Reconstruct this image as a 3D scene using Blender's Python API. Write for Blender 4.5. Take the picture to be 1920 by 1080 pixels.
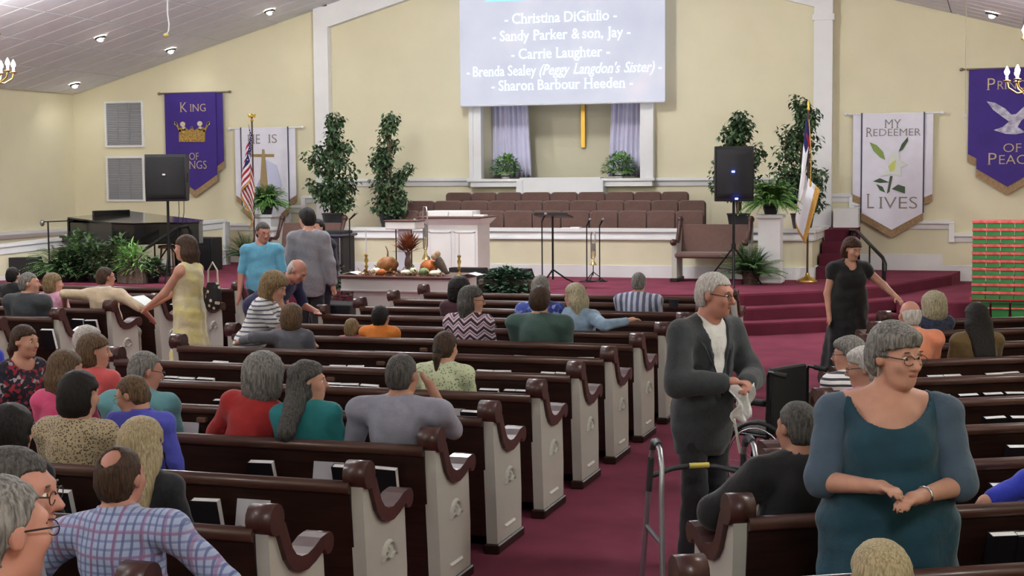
import bpy, bmesh, math, random
import numpy as np
from mathutils import Vector, Matrix
random.seed(7); rng = np.random.default_rng(7)
for o in list(bpy.data.objects): bpy.data.objects.remove(o, do_unlink=True)
SC = bpy.context.scene; COL = SC.collection

# ------------------------------------------------------------ camera
CAMH = 2.3; FPX = 2812.3
yaw, pit, rol = (math.radians(a) for a in (17.961, 4.4295, -.4712))
cy, sy, cp, sp = math.cos(yaw), math.sin(yaw), math.cos(pit), math.sin(pit)
FW = Vector((-sy*cp, cy*cp, -sp)); RT = Vector((cy, sy, 0)); UPV = RT.cross(FW)
R2 = RT*math.cos(rol) + UPV*math.sin(rol); U2 = -RT*math.sin(rol) + UPV*math.cos(rol)
cam = bpy.data.objects.new('camera', bpy.data.cameras.new('camera')); COL.objects.link(cam)
cam.data.sensor_width = 36; cam.data.lens = FPX/1920*36; cam.data.clip_end = 200; cam.data.clip_start = .05
cam.matrix_world = Matrix(((R2.x, U2.x, -FW.x, 0), (R2.y, U2.y, -FW.y, 0), (R2.z, U2.z, -FW.z, CAMH), (0, 0, 0, 1)))
SC.camera = cam
CPOS = Vector((0, 0, CAMH))
def ray(x, y): return FW + R2*((x-960)/FPX) + U2*((540-y)/FPX)
def uz(x, y, z):
    d = ray(x, y); return CPOS + d*((z-CAMH)/d.z)
def uy(x, y, Y):
    d = ray(x, y); return CPOS + d*(Y/d.y)
def PPM(p): return FPX/((Vector(p)-CPOS).dot(FW))

# ------------------------------------------------------------ world, exposure, lamps of the hall
w = bpy.data.worlds.new('world'); SC.world = w; w.use_nodes = True
w.node_tree.nodes['Background'].inputs[0].default_value = (.8, .85, 1, 1)
w.node_tree.nodes['Background'].inputs[1].default_value = .12
vs = SC.view_settings; vs.view_transform = 'Standard'; vs.look = 'None'; vs.gamma = 1; vs.use_curve_mapping = False
vs.exposure = 1.4
CHANDELIER_W = 105      # bulb power of one chandelier
CAN_W = 6             # one recessed ceiling can
WARM = (.985, .99, 1.0)

# ------------------------------------------------------------ materials
def lin(c):
    return tuple(((v/255)/12.92 if v/255 <= .04045 else ((v/255+.055)/1.055)**2.4) for v in c)
MATS = {}
def nodes(name):
    m = bpy.data.materials.new(name); m.use_nodes = True
    nt = m.node_tree; b = nt.nodes['Principled BSDF']; MATS[name] = m
    return m, nt, b
def N(nt, t, **kw):
    n = nt.nodes.new(t)
    for k, v in kw.items():
        if k.startswith('i_'):
            n.inputs[int(k[2:]) if k[2:].isdigit() else k[2:].replace('_', ' ')].default_value = v
        else: setattr(n, k, v)
    return n
def ramp(nt, fac, stops, const=False):
    r = nt.nodes.new('ShaderNodeValToRGB'); e = r.color_ramp.elements
    while len(e) < len(stops): e.new(.5)
    for el, (p, c) in zip(e, stops): el.position = p; el.color = (*c, 1)
    if const: r.color_ramp.interpolation = 'CONSTANT'
    nt.links.new(fac, r.inputs[0]); return r
def M(name, rgb, rough=.6, metal=0, var=.0, scale=8, bump=0, bscale=60, stretch=(1, 1, 1), spec=.5, emit=None, es=0, sheen=0, rgb2=None, coat=0, alpha=1, trans=0, bdist=.01):
    if name in MATS: return MATS[name]
    m, nt, b = nodes(name); c = lin(rgb)
    b.inputs['Base Color'].default_value = (*c, 1); b.inputs['Roughness'].default_value = rough
    b.inputs['Metallic'].default_value = metal; b.inputs['Specular IOR Level'].default_value = spec
    if sheen: b.inputs['Sheen Weight'].default_value = sheen
    if coat: b.inputs['Coat Weight'].default_value = coat; b.inputs['Coat Roughness'].default_value = .12
    if alpha < 1: b.inputs['Alpha'].default_value = alpha
    if trans: b.inputs['Transmission Weight'].default_value = trans
    if emit: b.inputs['Emission Color'].default_value = (*lin(emit), 1); b.inputs['Emission Strength'].default_value = es
    if var or rgb2 or bump:
        tc = N(nt, 'ShaderNodeTexCoord'); mp = N(nt, 'ShaderNodeMapping'); mp.inputs['Scale'].default_value = stretch
        nt.links.new(tc.outputs['Object'], mp.inputs[0])
    if var or rgb2:
        ns = N(nt, 'ShaderNodeTexNoise'); ns.inputs['Scale'].default_value = scale; ns.inputs['Detail'].default_value = 4
        nt.links.new(mp.outputs[0], ns.inputs[0])
        lo = lin(rgb2) if rgb2 else tuple(max(0, v*(1-var)) for v in c); hi = c if rgb2 else tuple(min(1, v*(1+var)) for v in c)
        r = ramp(nt, ns.outputs['Fac'], [(.35, lo), (.65, hi)]); nt.links.new(r.outputs[0], b.inputs['Base Color'])
    if bump:
        n2 = N(nt, 'ShaderNodeTexNoise'); n2.inputs['Scale'].default_value = bscale; n2.inputs['Detail'].default_value = 3
        nt.links.new(mp.outputs[0], n2.inputs[0]); bp = N(nt, 'ShaderNodeBump'); bp.inputs['Strength'].default_value = bump; bp.inputs['Distance'].default_value = bdist
        nt.links.new(n2.outputs['Fac'], bp.inputs['Height']); nt.links.new(bp.outputs[0], b.inputs['Normal'])
    return m
wall_m = M('wall_paint', (218, 213, 183), .85, var=.02, scale=1.5, bump=.05, bscale=300)
trim_m = M('trim_white', (226, 228, 228), .5, var=.02, scale=3)
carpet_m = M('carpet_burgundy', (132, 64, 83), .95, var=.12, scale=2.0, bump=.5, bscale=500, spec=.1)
carpet_d = M('carpet_burgundy_dark', (104, 46, 62), .95, var=.12, scale=2.0, bump=.5, bscale=500, spec=.1)  # darker copy of the carpet: painted shade on stage risers; also choir stairs
tile_m = M('ceiling_tile', (226, 229, 236), .9, var=.03, scale=4, bump=.15, bscale=250)
grid_m = M('ceiling_grid', (236, 236, 236), .5)
pewwood = M('pew_wood', (42, 24, 18), .42, var=.3, scale=6, stretch=(.6, 8, 8), spec=.35)
capwood = M('pew_cap_wood', (70, 40, 34), .38, var=.2, scale=6, stretch=(3, 3, 3), coat=.1)
pewwhite = M('pew_white', (186, 186, 176), .5, var=.03, scale=3)
dark_m = M('black_plastic', (22, 23, 25), .55)
blackmetal = M('black_metal', (18, 18, 19), .4, metal=.3)
gold_m = M('gold_metal', (206, 168, 80), .28, metal=1)
silver_m = M('silver_metal', (200, 200, 205), .25, metal=1)
brownfab = M('brown_upholstery', (104, 78, 70), .9, var=.06, scale=20, bump=.2, bscale=400, sheen=.2)
white_m = M('paper_white', (238, 238, 236), .8)
bookblk = M('hymnal_cover', (20, 18, 24), .5)
brass_m = M('brass', (190, 160, 90), .3, metal=1)

# ------------------------------------------------------------ object helpers
def link(o, parent=None):
    COL.objects.link(o)
    if parent is not None: o.parent = parent
    return o
def tag(o, label=None, cat=None, group=None, kind=None):
    if label: o['label'] = label
    if cat: o['category'] = cat
    if group: o['group'] = group
    if kind: o['kind'] = kind
    return o
def empty(name, loc=(0, 0, 0), rz=0, label=None, cat=None, group=None, kind=None):
    o = bpy.data.objects.new(name, None); o.empty_display_size = .1
    link(o); o.location = loc; o.rotation_euler = (0, 0, rz)
    return tag(o, label, cat, group, kind)
def inst(name, me, parent=None, loc=(0, 0, 0), rot=(0, 0, 0), scale=(1, 1, 1)):
    o = bpy.data.objects.new(name, me); link(o, parent); o.location = loc; o.rotation_euler = rot; o.scale = scale
    return o
def copy_tree(o, parent=None):
    c = o.copy(); COL.objects.link(c)
    if parent is not None: c.parent = parent
    for ch in o.children: copy_tree(ch, c)
    return c

class G:
    """collects faces; mesh()/obj() makes ONE mesh"""
    def __init__(s): s.v = []; s.f = []; s.sm = []
    def add(s, vs, fs, smooth=False):
        n = len(s.v); s.v += [tuple(v) for v in vs]
        for f in fs: s.f.append(tuple(n+i for i in f)); s.sm.append(smooth)
        return s
    def box(s, x0, x1, y0, y1, z0, z1, b=0):
        if b:
            pts = []
            for sx in (0, 1):
                for sy_ in (0, 1):
                    for sz in (0, 1):
                        c = [(x0, x1)[sx], (y0, y1)[sy_], (z0, z1)[sz]]; d = [(b, -b)[sx], (b, -b)[sy_], (b, -b)[sz]]
                        for k in range(3):
                            pts.append(tuple(c[i]+(d[i] if i != k else 0) for i in range(3)))
            return s.hull(pts)
        v = [(x0, y0, z0), (x1, y0, z0), (x1, y1, z0), (x0, y1, z0), (x0, y0, z1), (x1, y0, z1), (x1, y1, z1), (x0, y1, z1)]
        return s.add(v, [(0, 3, 2, 1), (4, 5, 6, 7), (0, 1, 5, 4), (1, 2, 6, 5), (2, 3, 7, 6), (3, 0, 4, 7)])
    def hull(s, pts, smooth=False):
        bm = bmesh.new()
        for p in pts: bm.verts.new(p)
        r = bmesh.ops.convex_hull(bm, input=bm.verts)
        bmesh.ops.delete(bm, geom=[g for g in r['geom_interior'] if isinstance(g, bmesh.types.BMVert)], context='VERTS')
        bmesh.ops.dissolve_limit(bm, angle_limit=.01, verts=bm.verts, edges=bm.edges)
        bm.verts.index_update()
        vs = [v.co[:] for v in bm.verts]; fs = [[v.index for v in f.verts] for f in bm.faces]; bm.free()
        return s.add(vs, fs, smooth)
    def prism(s, prof, a, b, axis=0, smooth=False):
        """polygon prof extruded from a to b; axis 0: prof=(y,z) along x; 1: (x,z) along y; 2: (x,y) along z"""
        n = len(prof)
        def P(t, p): return [(t, p[0], p[1]), (p[0], t, p[1]), (p[0], p[1], t)][axis]
        v = [P(a, p) for p in prof]+[P(b, p) for p in prof]
        fs = [tuple(range(n))[::-1], tuple(range(n, 2*n))] + [(i, (i+1) % n, n+(i+1) % n, n+i) for i in range(n)]
        n0 = len(s.sm); s.add(v, fs)
        if smooth:
            for i in range(n0+2, len(s.sm)): s.sm[i] = True
        return s
    def cyl(s, p0, p1, r0, r1=None, n=10, caps=True):
        r1 = r0 if r1 is None else r1
        p0 = Vector(p0); p1 = Vector(p1); d = (p1-p0).normalized(); a = d.orthogonal().normalized(); b = d.cross(a)
        v = []
        for p, r in ((p0, r0), (p1, r1)):
            for i in range(n):
                t = 2*math.pi*i/n; v.append(p+a*(math.cos(t)*r)+b*(math.sin(t)*r))
        s.add(v, [(i, (i+1) % n, n+(i+1) % n, n+i) for i in range(n)], True)
        if caps: s.add(v, [tuple(range(n))[::-1], tuple(range(n, 2*n))])
        return s
    def tube(s, pts, r, n=8, closed=False, caps=True):
        pts = [Vector(p) for p in pts]; m = len(pts); rs = r if isinstance(r, (list, tuple)) else [r]*m
        v = []; prev = None
        for i, p in enumerate(pts):
            if closed: d = (pts[(i+1) % m]-pts[i-1])
            else: d = pts[min(i+1, m-1)]-pts[max(i-1, 0)]
            d.normalize()
            if prev is None: a = d.orthogonal().normalized()
            else:
                a = prev-d*prev.dot(d)
                a = a.normalized() if a.length > 1e-6 else d.orthogonal().normalized()
            prev = a; b = d.cross(a)
            for k in range(n):
                t = 2*math.pi*k/n; v.append(p+a*(math.cos(t)*rs[i])+b*(math.sin(t)*rs[i]))
        fs = []
        for i in range(m if closed else m-1):
            j = (i+1) % m
            for k in range(n): fs.append((i*n+k, i*n+(k+1) % n, j*n+(k+1) % n, j*n+k))
        s.add(v, fs, True)
        if not closed and caps: s.add(v, [tuple(range(n))[::-1], tuple(range((m-1)*n, m*n))])
        return s
    def lathe(s, prof, n=16, c=(0, 0, 0), sy_=1, caps=True, wob=None):
        v = []
        for (r, z) in prof:
            for k in range(n):
                t = 2*math.pi*k/n; q = r*(1+(wob(t) if wob else 0))
                v.append((c[0]+q*math.cos(t), c[1]+q*sy_*math.sin(t), c[2]+z))
        m = len(prof)
        s.add(v, [(i*n+k, i*n+(k+1) % n, (i+1)*n+(k+1) % n, (i+1)*n+k) for i in range(m-1) for k in range(n)], True)
        if caps: s.add(v, [tuple(range(n))[::-1], tuple(range((m-1)*n, m*n))])
        return s
    def ball(s, c, r, n=12, m=8):
        r = (r, r, r) if not isinstance(r, (tuple, list)) else r
        v = [(c[0], c[1], c[2]-r[2])]
        for i in range(1, m):
            ph = -math.pi/2+math.pi*i/m
            for k in range(n):
                t = 2*math.pi*k/n; v.append((c[0]+r[0]*math.cos(ph)*math.cos(t), c[1]+r[1]*math.cos(ph)*math.sin(t), c[2]+r[2]*math.sin(ph)))
        v.append((c[0], c[1], c[2]+r[2])); L = len(v)-1
        fs = [(0, 1+(k+1) % n, 1+k) for k in range(n)]
        fs += [(1+i*n+k, 1+i*n+(k+1) % n, 1+(i+1)*n+(k+1) % n, 1+(i+1)*n+k) for i in range(m-2) for k in range(n)]
        fs += [(1+(m-2)*n+k, 1+(m-2)*n+(k+1) % n, L) for k in range(n)]
        return s.add(v, fs, True)
    def xf(s, mat, n0=0):
        s.v[n0:] = [tuple(mat @ Vector(v)) for v in s.v[n0:]]; return s
    def mesh(s, name, mat=None):
        me = bpy.data.meshes.new(name); me.from_pydata(s.v, [], s.f)
        me.polygons.foreach_set('use_smooth', s.sm)
        if mat: me.materials.append(mat)
        me.update(); return me
    def obj(s, name, mat, parent=None, loc=(0, 0, 0), rot=(0, 0, 0), kind=None):
        o = inst(name, s.mesh(name, mat), parent, loc, rot)
        if kind: o['kind'] = kind
        return o
def rotz(a): return Matrix.Rotation(a, 4, 'Z')
# ------------------------------------------------------------ the hall
WY = 27.0; XL = -18.3; XR = 2.9; RIDGE = -7.75; ZR = 6.83; SL = .275; S = .53; YB = -4.0
def roof(x): return ZR-SL*abs(x-RIDGE)
def struct(g, name, mat): return g.obj(name, mat, kind='structure')
struct(G().box(XL-.2, XR+.2, YB, WY+.2, -.1, 0), 'floor', carpet_m)
# front wall with niche opening
NX0, NX1, NZ0, NZ1 = -9.32, -6.21, 2.17, 4.3
fw = G()
def wallpoly(g, x0, x1, z0, top=None, z1=None, y0=WY, y1=WY+.2):
    a = z1 if z1 is not None else roof(x0)+.1; b = z1 if z1 is not None else roof(x1)+.1
    g.prism([(x0, z0), (x1, z0), (x1, b), (x0, a)], y0, y1, axis=1)
wallpoly(fw, XL-.2, NX0, 0); wallpoly(fw, NX1, XR+.2, 0)
fw.prism([(NX0, NZ1), (NX1, NZ1), (NX1, roof(NX1)+.1), (RIDGE, ZR+.1), (NX0, roof(NX0)+.1)], WY, WY+.2, axis=1)
fw.box(NX0, NX1, WY, WY+.2, 0, NZ0)
# niche shell
fw.box(NX0-.1, NX1+.1, WY+1.1, WY+1.2, NZ0-.1, NZ1+.1); fw.box(NX0-.1, NX0, WY+.2, WY+1.1, NZ0-.1, NZ1+.1)
fw.box(NX1, NX1+.1, WY+.2, WY+1.1, NZ0-.1, NZ1+.1); fw.box(NX0, NX1, WY+.2, WY+1.1, NZ1, NZ1+.1); fw.box(NX0, NX1, WY+.2, WY+1.1, NZ0-.1, NZ0)
wf = struct(fw, 'wall_front', wall_m)
struct(G().box(XL-.2, XL, YB, WY+.2, 0, roof(XL)+.15), 'wall_left', wall_m)
struct(G().box(XR, XR+.2, YB, WY+.2, 0, roof(XR)+.15), 'wall_right', wall_m)
wb = G(); wb.prism([(XL, 0), (XR, 0), (XR, roof(XR)+.1), (RIDGE, ZR+.1), (XL, roof(XL)+.1)], YB-.2, YB, axis=1); struct(wb, 'wall_back', wall_m)
# ceiling: deck, T-bar grid and separate lay-in tiles where the picture shows them
cg = G()
for sgn, xe in ((-1, XL-.2), (1, XR+.2)):
    cg.prism([(RIDGE, ZR+.05), (xe, roof(xe)+.05), (xe, roof(xe)+.2), (RIDGE, ZR+.2)], YB-.2, WY+.2, axis=1)
ceil = struct(cg, 'ceiling', grid_m)
cl = math.sqrt(1+SL*SL); ang = math.atan(SL)
tg = G(); tg.box(-.59, .59, -.29, .29, -.012, .03, .006); tile = tg.mesh('ceiling_tile', tile_m)
gb = G(); nt_ = 0
def tiles(side, xs, y0, y1):
    global nt_
    for i in xs:
        d = .6+1.2*i; x = RIDGE+side*d/cl
        y = WY-.31
        while y > y0:
            if y < y1:
                inst('ceiling_tile', tile, ceil, (x, y, roof(x)+.03), (0, side*ang, 0)); nt_ += 1
            y -= .6
tiles(-1, range(4, 9), 11.5, 27); tiles(1, range(4, 9), 17.4, 27)
# the rest of the ceiling, beyond the frame: plain boards in tile colour
for side, i0, i1, y0, y1 in ((-1, 0, 4, YB, 27), (1, 0, 4, YB, 27), (-1, 4, 9, YB, 11.8), (1, 4, 9, YB, 17.7)):
    xa = RIDGE+side*1.2*i0/cl; xb = RIDGE+side*1.2*i1/cl
    G().prism([(xa, roof(xa)), (xb, roof(xb)), (xb, roof(xb)+.06), (xa, roof(xa)+.06)], y0, y1, axis=1).obj('ceiling_board', tile_m, ceil)
# pilasters + rake beam framing the middle of the front wall
tr = G()
tr.box(-12.72, -12.42, WY-.16, WY, S, roof(-12.57)+.02); tr.box(-12.76, -12.38, WY-.2, WY, S, S+.3)
struct(tr, 'trim_1', trim_m)
tr = G(); tr.box(-3.11, -2.79, WY-.16, WY, S, roof(-2.95)); tr.box(-3.15, -2.75, WY-.2, WY, S, S+.3); tr.box(-3.14, -2.76, WY-.18, WY, 4.9, 5.0)
struct(tr, 'trim_2', trim_m)
tr = G()
for x0, x1 in ((-12.42, RIDGE), (-3.11, RIDGE)):
    tr.prism([(x0, roof(x0)+.02), (x1, roof(x1)+.02), (x1, roof(x1)-.42), (x0, roof(x0)-.42)], WY-.16, WY, axis=1)
struct(tr, 'trim_3', trim_m)
def rail(g, x0, x1, z, y=WY, d=1):
    g.prism([(y, z+.02), (y-.09, z+.02), (y-.09, z-.03), (y-.05, z-.06), (y-.03, z-.13), (y, z-.13)], x0, x1, axis=0)
tr = G(); rail(tr, -12.42, -9.48, 2.17); rail(tr, -6.02, -3.11, 2.15)
struct(tr, 'trim_4', trim_m)
tr = G()      # rails stepping down beside the stairs, right and left of the middle
for (x0, x1, z) in ((-2.79, -2.45, 1.85), (-2.45, -1.62, 1.7), (-1.62, -.72, 1.38), (-.72, XR, 1.16)):
    rail(tr, x0, x1, z)
for x, za, zb in ((-2.45, 1.85, 1.57), (-.76, 1.38, 1.03)): tr.box(x-.04, x+.05, WY-.08, WY, zb, za)
struct(tr, 'trim_5', trim_m)
tr = G()
for (x0, x1, z) in ((-13.05, -12.72, 1.85), (-13.4, -13.05, 1.66), (XL, -13.4, 1.3)): rail(tr, x0, x1, z)
for x, za, zb in ((-13.05, 1.85, 1.53), (-13.4, 1.66, 1.17)): tr.box(x-.04, x+.05, WY-.08, WY, zb, za)
struct(tr, 'trim_6', trim_m)
tr = G(); tr.prism([(XL, 1.22), (XL+.09, 1.22), (XL+.09, 1.16), (XL+.03, 1.08), (XL, 1.08)], YB, WY, axis=1); struct(tr, 'trim_7', trim_m)
bb = G(); bb.box(XL, -12.76, WY-.03, WY, S, S+.25); bb.box(-2.75, -.9, WY-.03, WY, S, S+.28); bb.box(-.9, XR, WY-.03, WY, .35, .62); struct(bb, 'baseboard_front', trim_m)
bb = G(); bb.box(XL, XL+.03, YB, WY, 0, .25); struct(bb, 'baseboard_left', trim_m)
# niche frame, sill, apron
tr = G()
tr.box(-9.5, -9.3, WY-.14, WY+.02, 2.17, 4.3); tr.box(-9.53, -9.45, WY-.17, WY, 2.17, 4.3); tr.box(-6.23, -6.01, WY-.14, WY+.02, 2.17, 4.3); tr.box(-6.06, -5.98, WY-.17, WY, 2.17, 4.3)
tr.box(-9.56, -5.95, WY-.22, WY+1.1, 2.12, 2.17)
tr.box(-8.5, -6.95, WY-.26, WY, 1.5, 2.19); tr.box(-8.56, -8.44, WY-.29, WY, 1.5, 2.14); tr.box(-7.01, -6.89, WY-.29, WY, 1.5, 2.14)
tr.box(-9.5, -8.56, WY-.18, WY, 2.02, 2.12); tr.box(-6.89, -6.0, WY-.18, WY, 2.02, 2.12)
struct(tr, 'trim_8', trim_m)

# ------------------------------------------------------------ stage, steps, choir loft
def slab(poly, z0, z1, name, mat=carpet_m):
    g = G(); g.prism(poly, z0, z1, axis=2); return struct(g, name, mat)
edge = [(-16.25, 21.15), (-12.65, 20.85), (-9.5, 20.7), (-6.0, 20.62), (-4.3, 21.08), (-3.43, 21.38), (-2.45, 22.18), (-1.62, 23.4), (-.72, 25.98), (-.6, WY)]
slab(edge+[(-17.2, WY), (-16.9, 24.2)], 0, S, 'stage_platform')
def offs(pts, d):
    out = []
    for i, p in enumerate(pts):
        a = Vector(pts[max(i-1, 0)]); b = Vector(pts[min(i+1, len(pts)-1)]); t = (b-a).normalized(); n = Vector((t.y, -t.x))
        q = Vector(p)+n*d; out.append((q.x, q.y))
    return out
se = edge[3:8]
st1 = offs(se, .33); st2 = offs(se, .66)
slab(st1+[(-1.4, 22.68), (XR, 22.85), (XR, WY), (-.6, WY)]+se[::-1][:0]+[(-1.62, 23.6), (-6.0, 21.0)], 0, .353, 'stage_step_upper', carpet_m)
slab(st2+[(-1.2, 22.3), (-1.3, 22.9), (-1.8, 23.4), (-6.0, 21.0)], 0, .177, 'stage_step_lower', carpet_m)
# carpet risers read darker: their shade is painted as a thin darker facing
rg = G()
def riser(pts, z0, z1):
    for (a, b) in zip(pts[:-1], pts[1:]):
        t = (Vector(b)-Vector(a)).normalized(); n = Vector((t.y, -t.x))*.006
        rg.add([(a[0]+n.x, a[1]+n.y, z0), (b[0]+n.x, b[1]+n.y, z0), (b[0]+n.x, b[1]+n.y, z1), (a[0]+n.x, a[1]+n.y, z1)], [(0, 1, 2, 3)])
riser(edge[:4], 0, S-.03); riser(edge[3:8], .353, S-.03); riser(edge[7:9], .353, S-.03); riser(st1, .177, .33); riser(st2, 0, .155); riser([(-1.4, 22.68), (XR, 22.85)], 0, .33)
struct(rg, 'stage_riser_shade', carpet_d)
# choir wall
CY = 24.3
cw = G(); cw.box(-12.6, -2.82, CY, CY+.12, S, 1.2); cw.box(-2.95, -2.82, CY+.12, 26.0, S, 1.2); struct(cw, 'wall_choir', wall_m)
tr = G(); tr.prism([(CY-.06, 1.345), (CY+.2, 1.345), (CY+.2, 1.29), (CY-.06, 1.29)], -12.65, -2.76, axis=0); tr.prism([(CY-.015, 1.29), (CY+.14, 1.29), (CY+.14, 1.16), (CY-.03, 1.16)], -12.62, -2.79, axis=0); tr.box(-12.63, -2.78, CY-.045, CY, 1.16, 1.19)
tr.box(-2.99, -2.74, CY+.2, 26, 1.29, 1.345); tr.box(-2.97, -2.78, CY+.14, 26, 1.16, 1.29); struct(tr, 'trim_9', trim_m)
bb = G(); bb.box(-12.62, -2.8, CY-.03, CY, S, S+.2); bb.box(-2.815, -2.79, CY, 26, S, S+.2); struct(bb, 'baseboard_choir', trim_m)
for i, (y0, z) in enumerate(((CY+.12, .72), (25.5, .88), (26.3, 1.02))):
    slab([(-12.6, y0), (-2.95, y0), (-2.95, WY), (-12.6, WY)], S-.2, z, 'choir_riser')
for i in range(4):     # stairs to the loft on the right
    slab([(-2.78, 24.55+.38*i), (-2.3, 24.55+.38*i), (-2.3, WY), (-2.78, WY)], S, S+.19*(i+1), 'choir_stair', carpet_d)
G().box(-2.72, -2.3, WY-.5, WY-.02, 1.29, 1.62).obj('trim_10', trim_m, kind='structure')
# left knee wall beside the piano
kn = G(); a = Vector((-14.45, 26.25)); b = Vector((-16.35, 21.1)); t = (b-a).normalized(); n = Vector((t.y, -t.x))
def kw(g, z0a, z1a, z0b, z1b, o0, o1):
    v = [(p.x+n.x*o, p.y+n.y*o, z) for p, za, zb in ((a, z0a, z1a), (b, z0b, z1b)) for o in (o0, o1) for z in (za, zb)]
    g.add(v, [(0, 1, 3, 2), (4, 6, 7, 5), (0, 4, 5, 1), (2, 3, 7, 6), (1, 5, 7, 3), (0, 2, 6, 4)])
kw(kn, 0, 1.28, 0, .97, -.07, .07); struct(kn, 'wall_piano', wall_m)
tr = G(); kw(tr, 1.37, 1.42, 1.06, 1.11, -.12, .12); kw(tr, 1.25, 1.37, .94, 1.06, -.09, .09); kw(tr, S, S+.22, S-.2, S+.05, -.1, .1); tr.box(a.x-.08, a.x+.09, a.y-.1, a.y+.1, S, 1.37); struct(tr, 'trim_11', trim_m)

# ------------------------------------------------------------ pews
def yc(k): return 8.42+.966*k
curve = [(.0, .865), (.045, .82), (.075, .76), (.105, .70), (.15, .655), (.21, .63), (.28, .625), (.35, .64), (.42, .665), (.48, .675)]
def end_mesh():
    g = G()
    inner = [(p[0], p[1]-.005) for p in curve]
    prof = [(.02, .06), (.495, .06), (.50, .3), (.485, .5), (.475, .64)]+[(u, z-.01) for u, z in inner[::-1][1:-1]]+[(.0, .83), (-.045, .82), (-.04, .7), (-.02, .5), (.0, .3)]
    g.prism(prof, 0, .07, axis=0); return g.mesh('end_panel', pewwhite)
def cap_mesh():
    g = G(); x0, x1 = -.022, .092
    def disc(u, z, r): g.prism([(u+r*math.cos(2*math.pi*i/14), z+r*math.sin(2*math.pi*i/14)) for i in range(14)], x0, x1, axis=0, smooth=True)
    disc(-.005, .87, .068); disc(.495, .655, .05)
    L, R_ = [], []
    for i, p in enumerate(curve):
        q = Vector(curve[min(i+1, len(curve)-1)])-Vector(curve[max(i-1, 0)]); q.normalize(); nn = Vector((-q.y, q.x))
        th = .034 if 0 < i < len(curve)-1 else .03
        L.append((p[0]+nn.x*th, p[1]+nn.y*th)); R_.append((p[0]-nn.x*th, p[1]-nn.y*th))
    for i in range(len(curve)-1):
        a_, b_, c_, d_ = L[i], L[i+1], R_[i+1], R_[i]
        v = [(x, q[0], q[1]) for x in (x0, x1) for q in (a_, b_, c_, d_)]
        g.add(v, [(0, 1, 5, 4), (3, 7, 6, 2)], True); g.add(v, [(0, 3, 2, 1), (4, 5, 6, 7)])
    return g.mesh('armrest_cap', capwood)
def fan_mesh(sgn):
    g = G(); x = .07 if sgn > 0 else 0
    def arc(cu, cz, r, a0, a1, w, h=.02, n=8):
        for i in range(n):
            t0 = math.radians(a0+(a1-a0)*i/n); t1 = math.radians(a0+(a1-a0)*(i+1)/n)
            v = []
            for t in (t0, t1):
                for rr in (r-w, r+w): v.append((x, cu+rr*math.cos(t), cz+rr*math.sin(t)))
            for t in (t0, t1): v.append((x+sgn*h, cu+r*math.cos(t), cz+r*math.sin(t)))
            g.add(v, [(0, 2, 5, 4), (1, 4, 5, 3)], True)
    arc(.255, .40, .085, 0, 180, .012); 
    for k in range(5):
        t = math.radians(18+36*k); r0, r1 = .02, .075
        c0 = (.255+r0*math.cos(t), .40+r0*math.sin(t)); c1 = (.255+r1*math.cos(t), .40+r1*math.sin(t)); nx, nz = -math.sin(t), math.cos(t)
        g.add([(x, c0[0]+nx*.005, c0[1]+nz*.005), (x, c0[0]-nx*.005, c0[1]-nz*.005), (x, c1[0]-nx*.017, c1[1]-nz*.017), (x, c1[0]+nx*.017, c1[1]+nz*.017), (x+sgn*.016, (c0[0]+c1[0])/2, (c0[1]+c1[1])/2)],
              [(0, 1, 4), (1, 2, 4), (2, 3, 4), (3, 0, 4)])
    arc(.20, .385, .035, 20, 150, .008); arc(.31, .385, .035, 30, 160, .008)
    return g.mesh('fan_carving', pewwhite)
def slot_mesh(sgn):
    g = G(); x = .07 if sgn > 0 else 0
    v = [(x, .155, .125), (x, .355, .125), (x, .355, .15), (x, .155, .15), (x+sgn*.012, .165, .137), (x+sgn*.012, .345, .137)]
    g.add(v, [(0, 1, 5, 4), (1, 2, 5), (2, 3, 4, 5), (3, 0, 4)]); return g.mesh('end_moulding', pewwhite)
END, CAP, PL = end_mesh(), cap_mesh(), G().box(-.015, .085, .0, .515, 0, .06, .008).mesh('plinth', pewwood)
FAN = {1: fan_mesh(1), -1: fan_mesh(-1)}; SLOT = {1: slot_mesh(1), -1: slot_mesh(-1)}
PM = {}
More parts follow.
